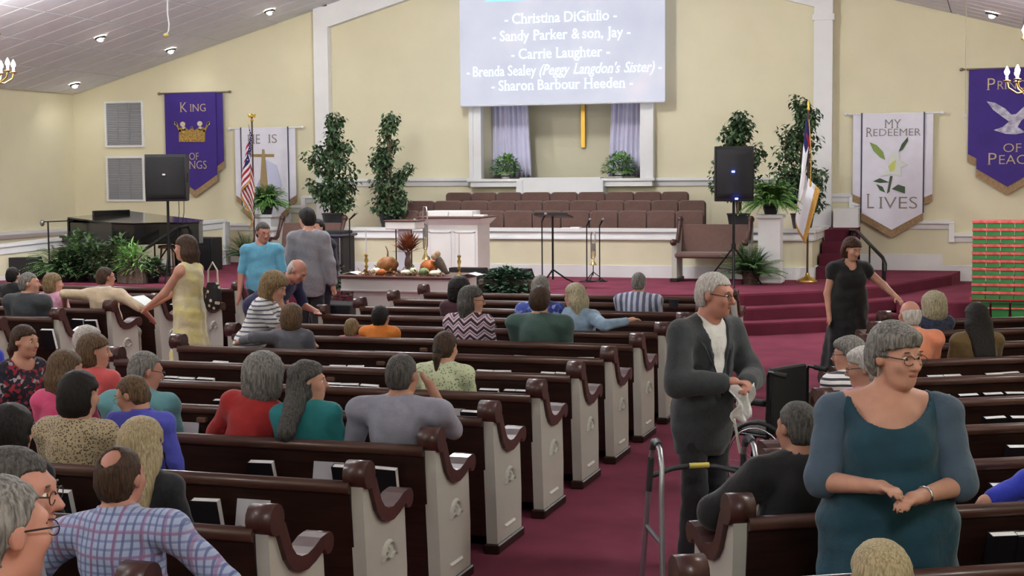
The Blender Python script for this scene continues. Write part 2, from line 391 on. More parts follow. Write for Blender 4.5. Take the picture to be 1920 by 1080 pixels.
def pew(name, L, loc, rz, label, group, visible=(-1, 1)):
    e = empty(name, loc, rz, label, 'pew', group)
    if L not in PM:
        a = G(); a.add([(x, y, z) for x in (.06, L-.06) for y, z in ((-.065, .81), (-.035, .81), (.07, .1), (.04, .1))], [(0, 1, 2, 3), (4, 7, 6, 5), (0, 3, 7, 4), (1, 5, 6, 2), (0, 4, 5, 1), (3, 2, 6, 7)])
        r = G(); r.prism([(-.082, .795), (-.082, .825), (-.07, .842), (-.045, .845), (-.025, .835), (-.02, .8), (-.03, .785), (-.07, .785)], .06, L-.06, axis=0, smooth=True)
        st = G(); st.prism([(.03, .40), (.03, .44), (.47, .455), (.49, .44), (.485, .415), (.46, .405)], .06, L-.06, axis=0); st.box(.07, L-.07, .40, .42, .0, .40)
        if True:
            c = 0; rk = G(); rk.box(c-.42, c+.42, -.115, -.0, .50, .515); rk.box(c-.42, c+.42, -.125, -.112, .50, .565)
            for q in (-.42, .41): rk.box(c+q, c+q+.012, -.12, -.0, .50, .60)
        PM[L] = (a.mesh('backrest', pewwood), r.mesh('top_rail', capwood if False else M('pew_rail_wood', (78, 50, 40), .36, var=.2, scale=5, stretch=(.5, 6, 6), coat=.15)), st.mesh('seat', pewwood), rk.mesh('book_rack', pewwood), G().box(L/2-.035, L/2+.035, -.085, -.045, .73, .765, .006).mesh('cup_holder', M('cup_wood', (104, 72, 58), .4)))
    a, r, st, rk, ch = PM[L]
    bk = inst('backrest', a, e); inst('top_rail', r, bk); inst('seat', st, e); inst('book_rack', rk, bk, (.27*L, 0, 0)); inst('book_rack', rk, bk, (.73*L, 0, 0)); inst('cup_holder', ch, bk)
    for sgn, x in ((-1, 0), (1, L-.07)):
        if sgn not in visible: continue
        p = inst('end_panel', END, e, (x, 0, 0)); inst('armrest_cap', CAP, p); inst('plinth', PL, p); inst('fan_carving', FAN[sgn], p); inst('end_moulding', SLOT[sgn], p)
    return e
ORD = ['first', 'second', 'third', 'fourth', 'fifth', 'sixth', 'seventh', 'eighth', 'ninth', 'tenth', 'eleventh', 'twelfth', 'thirteenth', 'fourteenth', 'fifteenth']
XCL, XCR = -6.72, -2.84
ROWS = list(range(-5, 10))
for k in ROWS:
    pew('pew', XCR-XCL, (XCL, yc(k), 0), 0, f'dark wooden pew with white end panels, middle block, {ORD[9-k]} row from the stage', 'pews of the middle block')
for k in range(1, 10):
    pew('pew', 3.8, (-13.0, yc(k), 0), 0, f'dark wooden pew with white end panels, block below the piano, {ORD[9-k]} row from the stage', 'pews of the left block')
RA = math.radians(29); RX = -1.06
RDX, RDY = math.cos(RA), math.sin(RA)
def ry(j): return 5.17+1.068*j      # cap position of the right block's pew j at its aisle end
for j in range(-2, 10):
    pew('pew', 3.6, (RX, ry(j), 0), RA, f'dark wooden pew set at an angle, right-hand block, {ORD[9-j]} row from the stage', 'pews of the right-hand block', visible=(-1,))
# ------------------------------------------------------------ lamps
bulb_m = M('bulb_glow', (255, 250, 240), .5, emit=(255, 244, 225), es=25)
bulb_m.cycles.emission_sampling = 'NONE'
crystal = M('lamp_glass', (235, 238, 245), .1, spec=.8, trans=.3)
def lamp(name, loc, W, r=.1, parent=None, typ='POINT', size=None, rot=None):
    l = bpy.data.lights.new(name, typ); l.energy = W; l.color = WARM
    if typ == 'POINT': l.shadow_soft_size = r
    if typ == 'SPOT': l.shadow_soft_size = r; l.spot_size = math.radians(size or 120); l.spot_blend = .8
    o = bpy.data.objects.new(name, l); link(o, parent); o.location = loc
    if rot: o.rotation_euler = rot
    return o
def chandelier(loc, label, R=.42, pw=1):
    e = empty('chandelier', loc, 0, label, 'chandelier', 'brass chandeliers under the sloping ceiling')
    x, y, z = loc; top = roof(x)-z
    G().cyl((0, 0, .75), (0, 0, top), .008, n=6).obj('chain', brass_m, e)
    g = G(); g.lathe([(.0, -.42), (.03, -.4), (.05, -.33), (.02, -.26), (.03, -.1), (.06, 0), (.025, .1), (.03, .4), (.05, .5), (.02, .6), (.012, .76)], 12); g.obj('stem', brass_m, e)
    arms = []
    for tier, (n, r, z0) in enumerate(((8, R, -.22), (5, R*.55, .3))):
        for i in range(n):
            t = 2*math.pi*i/n+tier*.3; c, s_ = math.cos(t), math.sin(t)
            g = G(); g.tube([(.03*c, .03*s_, z0+.1), (r*.35*c, r*.35*s_, z0-.08), (r*.7*c, r*.7*s_, z0-.1), (r*.95*c, r*.95*s_, z0-.03), (r*c, r*s_, z0+.05)], .011, 6)
            g.lathe([(.012, .04), (.045, .055), (.05, .065), (.018, .07)], 8, (r*c, r*s_, z0)); a = g.obj('arm', brass_m, e)
            g = G(); g.lathe([(.014, .07), (.014, .13), (.028, .15), (.032, .175), (.018, .21), (.003, .24)], 8, (r*c, r*s_, z0)); g.obj('bulb', bulb_m, a)
    lamp('bulb_light', (0, 0, .3 if x > -10 else .6), CHANDELIER_W*pw, .3, e)
    return e
chandelier((-13.66, 18, 3.93), 'brass chandelier with lit bulbs at the left edge, high over the left pews', pw=1.5)
chandelier((.5, 20, 3.55), 'brass chandelier with lit bulbs at the right edge, before the purple peace banner')
for (x, y, z, lb) in ((-13.9, 9, 3.9, 'added unseen fill chandelier over the rear of the left pews'), (-13.9, 1, 3.9, 'added unseen fill chandelier in the rear left corner of the hall'), (1.3, 9, 3.9, 'added unseen fill chandelier over the middle of the right-hand pews'), (.62, 1, 3.9, 'added unseen fill chandelier in the rear right corner of the hall'), (RIDGE, 12, 4.9, 'added unseen fill chandelier under the ridge, over the middle pews'), (RIDGE, 3, 4.6, 'added unseen fill chandelier under the ridge at the rear'), (RIDGE, 20, 5.6, 'added unseen fill chandelier under the ridge before the stage')):
    chandelier((x, y, z), lb, pw=2.8 if y == 20 else .85)  # unseen chandeliers added to light the hall; the strongest brightens the stage
cm = M('can_trim', (70, 70, 74), .4, metal=.5)
def can(px, py, label, W):
    d = ray(px, py); side = -1 if px < 960 else 1
    # meet the ceiling plane
    t = 0
    for _ in range(60):
        p = CPOS+d*t; t += (roof(p.x)-p.z)*2.2
    p = CPOS+d*t; e = empty('ceiling_light', (p.x, p.y, roof(p.x)), 0, label, 'ceiling light', 'recessed ceiling lights')
    G().lathe([(.10, 0), (.10, -.03), (.085, -.035), (.085, -.0)], 14, caps=False).obj('trim_ring', cm, e, rot=(0, side*ang, 0))
    G().ball((0, 0, -.045), (.05, .05, .035), 10, 6).obj('bulb', bulb_m, e)
    lamp('can_light', (0, 0, -.13), W, .08, e, 'SPOT', 150, (math.radians(12), 0, 0))
can(505, 20, 'recessed ceiling light near the white rake beam', CAN_W)
can(188, 70, 'recessed ceiling light above the hanging cord, second from the left', CAN_W)
can(320, 93, 'recessed ceiling light just below the hanging cord', CAN_W)
can(140, 158, 'recessed ceiling light lowest on the left slope', CAN_W)
can(1860, 25, 'recessed ceiling light on the right-hand slope', CAN_W)
# ------------------------------------------------------------ lettering
def text(s, size, M4, mat, parent, name='lettering', shear=0, thin=0, ext=.002, spacing=1):
    cu = bpy.data.curves.new('t', 'FONT'); cu.body = s; cu.size = size; cu.align_x = 'CENTER'; cu.shear = shear; cu.offset = thin; cu.extrude = ext; cu.resolution_u = 3; cu.space_character = spacing
    o = bpy.data.objects.new('t', cu); COL.objects.link(o); dg = bpy.context.evaluated_depsgraph_get(); dg.update()
    me = bpy.data.meshes.new_from_object(o.evaluated_get(dg)); bpy.data.objects.remove(o, do_unlink=True); bpy.data.curves.remove(cu)
    # slab serifs on the free ends of the stems
    co = [v.co.copy() for v in me.vertices]; g = G(); g.v = [tuple(v) for v in co]; g.f = [tuple(p.vertices) for p in me.polygons]; g.sm = [False]*len(g.f)
    K = lambda v: (round(v.x, 5), round(v.y, 5)); cnt = {}
    for p in me.polygons:
        q = [co[i] for i in p.vertices]
        if min(v.z for v in q) < ext*.9: continue
        for i in range(len(q)):
            k_ = tuple(sorted((K(q[i]), K(q[i-1])))); cnt[k_] = cnt.get(k_, 0)+1
    adj = {}
    for (p, q), n_ in cnt.items():
        if n_ == 1: adj.setdefault(p, []).append(q); adj.setdefault(q, []).append(p)
    for (p, q), n_ in cnt.items():
        L = abs(p[0]-q[0])
        if n_ != 1 or abs(p[1]-q[1]) > .004*size or not .03*size < L < .17*size or len(adj[p]) != 2 or len(adj[q]) != 2: continue
        c = [t for t in adj[p] if t != q][0]; d = [t for t in adj[q] if t != p][0]; dy1, dy2 = c[1]-p[1], d[1]-q[1]
        if dy1*dy2 <= 0 or min(abs(dy1), abs(dy2)) < .12*size or abs(c[0]-p[0]) > .4*abs(dy1) or abs(d[0]-q[0]) > .4*abs(dy2): continue
        x0, x1 = min(p[0], q[0]), max(p[0], q[0]); y0, y1 = (p[1], p[1]+.035*size) if dy1 > 0 else (p[1]-.035*size, p[1]); g.box(x0-.05*size, x1+.05*size, y0, y1, -ext, ext)
    bpy.data.meshes.remove(me); me = g.mesh(name, mat); me.transform(M4)
    return inst(name, me, parent)
def onwall(x, y, z): return Matrix.Translation((x, y, z)) @ Matrix.Rotation(math.pi/2, 4, 'X')
# ------------------------------------------------------------ projection screen
SY = 26.6
p0 = uy(864, 198.6, SY); p1 = uy(1246.8, 188.5, SY); ZS0 = (p0.z+p1.z)/2; ZS1 = ZS0+2.25
scr = empty('projection_screen', ((p0.x+p1.x)/2, SY, ZS0), 0, 'large white projection screen showing a list of names above the alcove', 'screen')
m, nt, b = nodes('screen_picture')
tc = N(nt, 'ShaderNodeTexCoord'); ns = N(nt, 'ShaderNodeTexNoise'); ns.inputs['Scale'].default_value = 1.1; ns.inputs['Detail'].default_value = 5
nt.links.new(tc.outputs['Object'], ns.inputs[0]); r = ramp(nt, ns.outputs['Fac'], [(.3, lin((186, 192, 214))), (.55, lin((203, 208, 226))), (.75, lin((226, 220, 232)))])
nt.links.new(r.outputs[0], b.inputs['Emission Color']); b.inputs['Emission Strength'].default_value = .32; b.inputs['Base Color'].default_value = (.2, .2, .21, 1); b.inputs['Roughness'].default_value = .8
m.cycles.emission_sampling = 'NONE'
hw = (p1.x-p0.x)/2
G().box(-hw, hw, -.012, .012, 0, ZS1-ZS0).obj('screen_sheet', m, scr)
G().box(-hw, hw, -.03, .03, -.03, 0, .008).obj('bottom_bar', M('screen_bar', (205, 207, 212), .5), scr)
g = G(); g.box(-hw-.1, hw+.1, -.09, .09, ZS1-ZS0, ZS1-ZS0+.16, .02); g.obj('screen_case', trim_m, scr)
for x in (-hw, hw): G().cyl((x*.9, 0, ZS1-ZS0+.1), (x*.9, 0, 6.1-ZS0), .012, n=6).obj('hanger', silver_m, scr)
txt_m = M('projected_text', (235, 250, 255), .8, emit=(190, 236, 255), es=.55); txt_m.cycles.emission_sampling = 'NONE'
def words(px, py, wpx, parts):
    """one line of projected text; every word a part of its own"""
    q = uy(px, py, SY-.02); obs = []; x = 0
    for wd, sh_ in parts:
        o = text(wd, .26, onwall(0, -.016, 0), txt_m, scr, 'projected_word', shear=sh_); xs = [v.co.x for v in o.data.vertices]; a0, a1 = min(xs), max(xs); o.data.transform(Matrix.Translation((x-a0, 0, 0))); x += a1-a0+(.085 if len(wd) > 1 or wd == '-' else .06); obs.append(o)
    x -= .085; f = wpx/PPM(q)*1.02/x
    for o in obs: o.data.transform(Matrix.Diagonal((f, 1, 1.04, 1))); o.location = (q.x-scr.location.x-x*f/2, 0, q.z-ZS0)
def W_(s): return [(t, 0) for t in s.split()]
words(1050, 41, 214, W_('- Christina DiGiulio -')); words(1051, 73, 263, W_('- Sandy Parker & son, Jay -')); words(1050, 108, 188, W_('- Carrie Laughter -')); words(1052, 167, 270, W_('- Sharon Barbour Heeden -'))
words(1054, 139, 372, W_('- Brenda Sealey')+[('(Peggy', .3), ("Langdon's", .3), ('Sister)', .3), ('-', 0)])
a = uy(910, 3, SY-.02); b_ = uy(1030, 0, SY-.02); G().box(a.x-scr.location.x, b_.x-scr.location.x, -.018, -.014, a.z-ZS0-.005, a.z-ZS0+.02).obj('underline', M('projected_blue', (120, 200, 255), .8, emit=(120, 205, 255), es=.5), scr)
# ------------------------------------------------------------ alcove things
cross = empty('gold_cross', (-7.62, WY+1.06, 2.75), 0, 'plain gold cross hung on the alcove wall, upper half behind the screen', 'cross')
g = G(); g.box(-.045, .045, -.05, 0, 0, 1.5, .006); g.obj('upright', gold_m, cross); g = G(); g.box(-.4, .4, -.05, 0, .95, 1.05, .006); g.obj('crossbar', gold_m, cross)
curt_m = M('lilac_curtain', (214, 212, 232), .9, var=.04, scale=6, sheen=.3)
def curtain(x0, x1, xb0, xb1, label):
    e = empty('curtain', ((x0+x1)/2, WY+.55, 2.2), 0, label, 'curtain', 'curtains of the alcove'); g = G(); n, m_ = 48, 10; cx = (x0+x1)/2
    vs_ = []
    for j in range(m_+1):
        t = j/m_; a0 = xb0+(x0-xb0)*t; a1 = xb1+(x1-xb1)*t
        for i in range(n+1):
            u = i/n; vs_.append((a0+(a1-a0)*u-cx, .05*math.sin(u*math.pi*16)+.02*math.sin(u*37+j*.4), t*2.05))
    g.add(vs_, [(j*(n+1)+i, j*(n+1)+i+1, (j+1)*(n+1)+i+1, (j+1)*(n+1)+i) for j in range(m_) for i in range(n)], True)
    o = g.obj('curtain_cloth', curt_m, e); md = o.modifiers.new('t', 'SOLIDIFY'); md.thickness = .008
    g = G(); g.cyl((min(x0, xb0)-cx-.02, 0, 2.06), (max(x1, xb1)-cx+.02, 0, 2.06), .015, n=8); g.obj('curtain_rod', silver_m, e)
curtain(-9.3, -8.62, -9.3, -8.5, 'pale lilac curtain at the left side of the alcove'); curtain(-6.9, -6.25, -7.0, -6.25, 'pale lilac curtain at the right side of the alcove')

# ------------------------------------------------------------ plants
leaf_dk = M('leaf_dark', (88, 116, 76), .5, rgb2=(44, 68, 46), scale=9)
leaf_md = M('leaf_mid', (106, 146, 84), .5, rgb2=(56, 92, 52), scale=9)
leaf_br = M('leaf_bright', (148, 196, 108), .5, rgb2=(92, 146, 74), scale=9)
bark = M('bark', (92, 76, 58), .9, var=.3, scale=12); pot_dk = M('pot_dark', (34, 34, 38), .5); basket_m = M('basket', (92, 80, 70), .9, var=.3, scale=30, bump=.4, bscale=80); soil = M('soil', (44, 34, 28), 1)
def leaf(g, p, d, L, W, up=Vector((0, 0, 1)), bend=.25):
    d = d.normalized(); s_ = d.cross(up)
    if s_.length < .05: s_ = d.orthogonal()
    s_.normalize(); u = s_.cross(d)
    p = Vector(p); a = p+d*L*.45+s_*W*.5+u*W*.12; b2 = p+d*L*.45-s_*W*.5+u*W*.12; e = p+d*L-u*L*bend*.5; c = p+d*L*.5
    g.add([p, a, e, b2, c], [(0, 4, 1), (1, 4, 2), (0, 3, 4), (3, 2, 4)][:4], True)
R = random.Random(3)
def rv(): 
    v = Vector((R.gauss(0, 1), R.gauss(0, 1), R.gauss(0, 1))); return v.normalized()
def pot(e, r, h, mat=pot_dk):
    G().lathe([(r*.72, 0), (r, h), (r*1.06, h), (r*1.06, h+.02), (r*.94, h+.02), (r*.9, h-.04)], 16, caps=False).obj('pot', mat, e); G().cyl((0, 0, h-.06), (0, 0, h-.04), r*.92, n=14).obj('soil', soil, e)
def ficus(loc, H, Rx, z0, label, n=900, seed=1, lean=0):
    global R; R = random.Random(seed); e = empty('ficus_tree', loc, 0, label, 'plant', 'potted ficus trees behind the choir rail'); pot(e, .19, .3)
    g = G()
    for k in range(3):
        t = k*2.1; g.tube([(.03*math.cos(t), .03*math.sin(t), .25), (.05*math.cos(t+1), .05*math.sin(t+1), .7), (.04*math.cos(t+2)+lean*.4, .05*math.sin(t+2), H*.6), (.05*math.cos(t)+lean, .05*math.sin(t), H*.88)], [.022, .02, .016, .008], 6)
    tips = []
    for k in range(34):
        z = z0+(H-z0)*R.random()**.9; f = (z-z0)/(H-z0); rr = Rx*(.65+.7*math.sin(math.pi*min(1, f*.9+.12)))*R.uniform(.6, 1.05)*(1 if f < .8 else .6)
        t = R.uniform(0, 6.28); q = Vector((rr*math.cos(t)+lean*f, rr*.8*math.sin(t), z+.1)); g.tube([(lean*f*.6, 0, z-.25), (q.x*.5, q.y*.5, z-.05), q], [.008, .006, .003], 4); tips.append(q)
    g.obj('trunk', bark, e); g = G()
    for k in range(n):
        q = R.choice(tips); f = R.random(); c = Vector((q.x*(.25+.75*f), q.y*(.25+.75*f), q.z-.2*(1-f)))+rv()*.11
        d = rv(); d.z = d.z*.4-.5; leaf(g, c, d, R.uniform(.08, .13), R.uniform(.045, .07))
    g.obj('foliage', leaf_dk, e, kind='stuff')
TY = 24.92; TZ = .72
def xat(px, Y): return uy(px, 330, Y).x
ficus((xat(622, TY), CY+.62, 1.26), 1.98, .42, .4, 'tall ficus tree in a black pot, beside the white pilaster on the left', 2600, 11)
ficus((xat(730, TY), CY+.62, 1.26), 1.98, .30, .3, 'slim ficus tree in a black pot, left of the choir seats', 2200, 12)
ficus((xat(1385, TY), CY+.62, 1.26), 1.92, .40, .5, 'ficus tree in a black pot, behind the loudspeaker on the right', 2300, 13)
ficus((xat(1505, TY), CY+.62, 1.26), 2.1, .38, .4, 'ficus tree in a black pot, behind the white and blue flag', 2500, 14)
for x0, x1 in ((-12.58, -10.28), (-4.45, -2.97)): G().box(x0, x1, CY+.22, CY+.95, .72, 1.26).obj('trim_12', trim_m, kind='structure')
def fern(loc, r, h, label, mat=leaf_br, n=60, seed=1, base='pot', drop=.5, name='fern', L=.045):
    global R; R = random.Random(seed); e = empty(name, loc, 0, label, 'plant', 'potted ferns of the stage')
    if base == 'pot': pot(e, .13, .16, pot_dk)
    elif base == 'basket': pot(e, .15, .2, basket_m)
    elif base == 'white': pot(e, .12, .12, white_m)
    g = G(); z0 = .15
    for k in range(n):
        t = R.uniform(0, 6.28); el = R.uniform(.25, 1.35); ln = r*R.uniform(.8, 1.2)*(1.0 if el < 1 else .9); seg = 9; p = Vector((.05*math.cos(t), .05*math.sin(t), z0)); v = Vector((math.cos(t)*math.cos(el), math.sin(t)*math.cos(el), math.sin(el)*h/r*1.2)); pts = [p.copy()]
        for i in range(seg): p = p+v*(ln*1.25/seg); v.z -= drop*2.4/seg; pts.append(p.copy())
        sd = Vector((-math.sin(t), math.cos(t), 0))
        for i in range(1, seg+1):
            w_ = L*(1.25-.8*i/seg)*2.0; d = pts[i]-pts[i-1]
            for sg in (-1, 1):
                for hh in (.25, .75):
                    c = pts[i-1]+d*hh; leaf(g, c, sd*sg*.9+d.normalized()*.7+Vector((0, 0, -.25)), w_*R.uniform(.8, 1.2), w_*.5)
    g.obj('foliage', mat, e, kind='stuff'); return e
def bush(loc, rx, ry_, h, label, mat=leaf_md, n=400, L=.1, W=.06, seed=1, base=None, name='leafy_plant', group=None, z0=.1):
    global R; R = random.Random(seed); e = empty(name, loc, 0, label, 'plant', group)
    if base == 'pot': pot(e, rx*.5, .14)
    elif base == 'white': pot(e, .1, .1, white_m)
    elif base == 'basket': pot(e, rx*.55, .22, basket_m)
    elif base: base(e)
    g = G()
    for k in range(n):
        v = rv(); v.z = abs(v.z); rr = R.uniform(.35, 1)**.6; c = Vector((v.x*rx*rr, v.y*ry_*rr, z0+v.z*h*rr)); d = v+rv()*.6; d.z = d.z*.5-.1; leaf(g, c, d, L*R.uniform(.7, 1.3), W*R.uniform(.8, 1.2))
    g.obj('foliage', mat, e, kind='stuff'); g = G()
    for k in range(7): t = k*.9; g.tube([(0, 0, .02), (rx*.3*math.cos(t), ry_*.3*math.sin(t), z0+h*.4), (rx*.6*math.cos(t), ry_*.6*math.sin(t), z0+h*.6)], .006, 4)
    g.obj('stem', bark, e); return e
nq = uy(950, 333, WY+.15); bush((nq.x, WY+.1, 2.17), .29, .22, .36, 'bushy green plant on the left end of the alcove sill', leaf_br, 800, .085, .04, 21, 'white', group='plants on the alcove sill')
nq = uy(1163, 331, WY+.15); bush((nq.x, WY+.1, 2.17), .31, .22, .37, 'bushy green plant on the right end of the alcove sill', leaf_br, 800, .085, .04, 22, 'white', group='plants on the alcove sill')
def pedestal(px, pyt, Y, label):
    p = uy(px, pyt, Y); e = empty('pedestal', (p.x, Y, S), 0, label, 'pedestal', 'white flower pedestals'); h = p.z-S
    G().box(-.17, .17, -.17, .17, .1, h-.06).obj('column', trim_m, e); G().box(-.2, .2, -.2, .2, 0, .1, .015).obj('base', trim_m, e); G().box(-.21, .21, -.21, .21, h-.06, h, .015).obj('top', trim_m, e)
    return (p.x, Y, S+h)
pt = pedestal(1445, 402, 23.6, 'white square pedestal beside the wooden bench on the right'); fern(pt, .34, .52, 'bright green fern on the white pedestal at the right', leaf_br, 150, 31, drop=.75)
pt = pedestal(500, 402, 25.9, 'white square pedestal behind the man in aqua'); fern(pt, .36, .55, 'bright green fern on the white pedestal at the left', leaf_br, 150, 32, drop=.75)
q = uz(1425, 525, S); fern((q.x, 23.2, S), .42, .5, 'large dark green fern standing on the stage floor by the bench', leaf_md, 95, 33, 'basket', .42)
q = uz(455, 497, S); fern((q.x+.1, 26.2, S), .42, .5, 'green fern on the stage floor behind the man in aqua', leaf_md, 70, 34, 'pot', .4)
q = uz(105, 528, S); fern((q.x, 21.7, S), .55, .55, 'dark fern at the left end of the piano planting', leaf_md, 95, 35, 'basket', .45)
for i, (px, py, Y, rx, h, mt, L, W, lb) in enumerate(((150, 520, 21.6, .42, .75, leaf_md, .14, .075, 'tall variegated leafy plant in front of the piano keyboard'), (180, 526, 21.5, .35, .6, leaf_dk, .13, .07, 'leafy green plant in the middle before the piano'), (228, 522, 21.8, .36, .65, leaf_md, .13, .06, 'pale speckled leafy plant right of the piano middle'), (250, 527, 21.35, .3, .42, leaf_br, .16, .03, 'bright grassy plant in a brown box planter'), (285, 530, 21.5, .25, .3, leaf_dk, .1, .05, 'low trailing plant beside the black handrail'), (125, 527, 21.45, .3, .4, leaf_dk, .13, .06, 'low leafy plant between the ferns by the piano'))):
    q = uz(px, py, S)
    def boxpl(e): G().box(-.24, .24, -.12, .12, 0, .26, .01).obj('planter', basket_m, e)
    bush((uy(px, 500, Y).x, Y, S), rx, rx*.6, h, lb, mt, 460, L, W, 40+i, boxpl if i == 3 else 'pot', z0=.22 if i == 3 else .12, group='plants before the piano')
def ivybox(e): G().box(-.42, .42, -.14, .14, 0, .2, .02).obj('planter', basket_m, e)
q = uz(953, 552, S); bush((uy(953, 530, 20.95).x, 20.95, S), .46, .25, .36, 'dark ivy in a long planter at the stage edge, centre', M('leaf_ivy', (86, 122, 94), .45, rgb2=(40, 64, 50), scale=9), 1300, .085, .08, 51, ivybox, 'ivy_planter', z0=.0)
q = uy(640, 500, 20.3); bush((q.x, 20.25, 0), .25, .25, .75, 'green ivy beside the left end of the table', M('leaf_ivy2', (84, 108, 84), .45, rgb2=(36, 54, 40), scale=9), 420, .08, .06, 52, 'pot', z0=.2)
# ------------------------------------------------------------ choir seats: each one a chair
def chair_proto():
    e = empty('choir_chair', (0, 0, 0))
    # rounded padded back
    g = G(); w_, h0, h1, r = .235, .42, .9, .07; pts = []
    for (cx, cz, a0) in ((w_-r, h1-r, 0), (-w_+r, h1-r, 90)):
        for i in range(6): t = math.radians(a0+90*i/5); pts.append((cx+r*math.cos(t), cz+r*math.sin(t)))
    pts += [(-w_, h0), (w_, h0)]; inn = [(x*.93, h0+(z-h0)*.96+.008) for x, z in pts]; n = len(pts)
    v = [(x, .0, z) for x, z in pts]+[(x, .07, z) for x, z in pts]+[(x, -.02, z) for x, z in inn]+[(x, .09, z) for x, z in inn]
    fs = [(i, (i+1) % n, n+(i+1) % n, n+i) for i in range(n)]+[(2*n+i, 2*n+(i+1) % n, (i+1) % n, i) for i in range(n)]+[(n+i, n+(i+1) % n, 3*n+(i+1) % n, 3*n+i) for i in range(n)]
    g.add(v, fs, True); g.add(v, [tuple(range(2*n, 3*n))[::-1], tuple(range(3*n, 4*n))], True); g.obj('backrest', brownfab, e)
    g = G(); g.box(-.235, .235, -.44, .02, .38, .48, .03); g.obj('seat', brownfab, e)
    for x in (-.2, .2):
        for y in (-.38, .04): G().cyl((x, y, 0), (x, y, .4), .014, n=6).obj('leg', blackmetal, e)
    return e
CH0 = chair_proto(); first = True
def seats(edges, Y, z, row, words):
    global first
    for i in range(len(edges)-1):
        xm = (edges[i]+edges[i+1])/2; wd = edges[i+1]-edges[i]
        c = CH0 if first else copy_tree(CH0); first = False
        c.location = (xm, Y, z); c.scale = (wd/.475, 1, 1)
        tag(c, f'brown padded choir chair, {row} row, {ORD[i]} from the left', 'chair', f'choir chairs of the {row} row')
def lerp_edges(pxs, Y, z0): return [uy(p, 390, Y).x for p in pxs]
def fill(a, b, n): return [a+(b-a)*i/n for i in range(n+1)]
e1 = lerp_edges([836, 884, 931, 978, 1032, 1083, 1135, 1189, 1240, 1291], 26.6, 0); seats(e1, 26.6, 1.02, 'back', '')
e2 = lerp_edges(fill(763, 1323, 11), 25.8, 0); seats(e2, 25.8, .88, 'middle', '')
e3 = lerp_edges(fill(731, 1320, 11), 25.05, 0); seats(e3, 25.05, .72, 'front', '')
# ------------------------------------------------------------ pulpit, lectern
wh = M('furniture_white', (232, 232, 228), .45, var=.02, scale=3); wtop = M('table_top_wood', (96, 62, 56), .35, var=.2, scale=5, stretch=(.5, 6, 6))
PY = 23.0; pl = empty('pulpit', (-8.38, PY, S), 0, 'large white panelled pulpit with a wide moulded top at centre stage', 'pulpit')
G().box(-.42, .45, -.3, .3, .06, .92).obj('body', wh, pl); G().box(-.47, .5, -.35, .35, 0, .08, .015).obj('plinth', wh, pl)
for x0, x1 in ((-.38, -.0), (.05, .41)):
    g = G(); g.box(x0, x1, -.312, -.3, .16, .82); g.obj('front_panel', wh, pl)
    g = G()
    for a in ((x0, x1, .80, .82), (x0, x1, .16, .18), (x0, x0+.02, .16, .82), (x1-.02, x1, .16, .82)): g.box(a[0], a[1], -.322, -.31, a[2], a[3])
    g.obj('panel_moulding', trim_m, pl)
g = G(); g.hull([(x, y, z) for z, o in ((.92, 0), (1.0, .07), (1.03, .09)) for x in (-.42-o, .45+o) for y in (-.3-o, .3+o)]); g.obj('cornice', wh, pl)
G().box(-.55, .56, -.42, .42, 1.03, 1.06, .01).obj('desk_top', wtop, pl)
for i, (x0, x1) in enumerate(((-.42, -.06), (-.05, .36))): tag(G().box(-8.38+x0, -8.38+x1, PY-.28, PY+.1, S+1.06, S+1.15, .006).obj('music_box', wh), ('white box file on the pulpit top, the left of two', 'white box file on the pulpit top, the right of two')[i], 'box', 'white boxes on the pulpit')
tag(G().box(-8.05, -7.84, PY-.25, PY-.05, S+1.06, S+1.085, .004).obj('open_book', white_m), 'open book with white pages on the right of the pulpit top', 'book')
lc = empty('lectern', (-8.75, 21.6, S), 0, 'slim white lectern with a flat top and narrow column before the pulpit', 'lectern')
G().box(-.22, .22, -.18, .18, .0, .06, .01).obj('base', wh, lc); G().box(-.075, .075, -.075, .075, .06, .9).obj('column', M('lectern_grey', (196, 200, 208), .5), lc); G().box(-.24, .26, -.2, .2, .9, 1.02, .012).obj('top', wh, lc); G().box(-.26, .28, -.22, .22, 1.02, 1.04, .008).obj('top_edge', wtop, lc)
# ------------------------------------------------------------ communion table
TX0, TX1, TY0, TY1, TZt = -8.76, -6.93, 19.05, 20.0, .88
tb = empty('communion_table', ((TX0+TX1)/2, (TY0+TY1)/2, 0), 0, 'long white communion table with a brown top before the stage', 'table')
hx, hy = (TX1-TX0)/2, (TY1-TY0)/2
G().box(-hx, hx, -hy, hy, TZt-.035, TZt, .008).obj('table_top', wtop, tb); G().box(-hx+.06, hx-.06, -hy+.06, hy-.06, TZt-.2, TZt-.035).obj('apron', wh, tb)
G().box(-hx+.05, hx-.05, -hy+.05, hy-.05, TZt-.22, TZt-.19, .008).obj('apron_moulding', wh, tb); G().box(-hx+.2, hx-.2, -hy+.16, hy-.16, .08, TZt-.2).obj('body', wh, tb); G().box(-hx+.15, hx-.15, -hy+.1, hy-.1, 0, .1, .01).obj('plinth', wh, tb)
for c in (-.45, 0, .45): G().box(c-.19, c+.19, -hy+.14, -hy+.165, .2, .58, .006).obj('front_panel', wh, tb)
def ontable(px, py=500): p = uz(px, py, TZt); return p.x, p.y
tcx = lambda px, y: uy(px, 500, y).x
white_g = M('gourd_white', (236, 232, 210), .5, var=.05); orange_p = M('pumpkin_orange', (204, 112, 44), .5, var=.15, scale=8); tan_p = M('pumpkin_tan', (176, 124, 66), .6, rgb2=(140, 84, 44), scale=14); green_p = M('gourd_green', (120, 146, 96), .5, var=.15)
stem_m = M('gourd_stem', (110, 98, 70), .8)
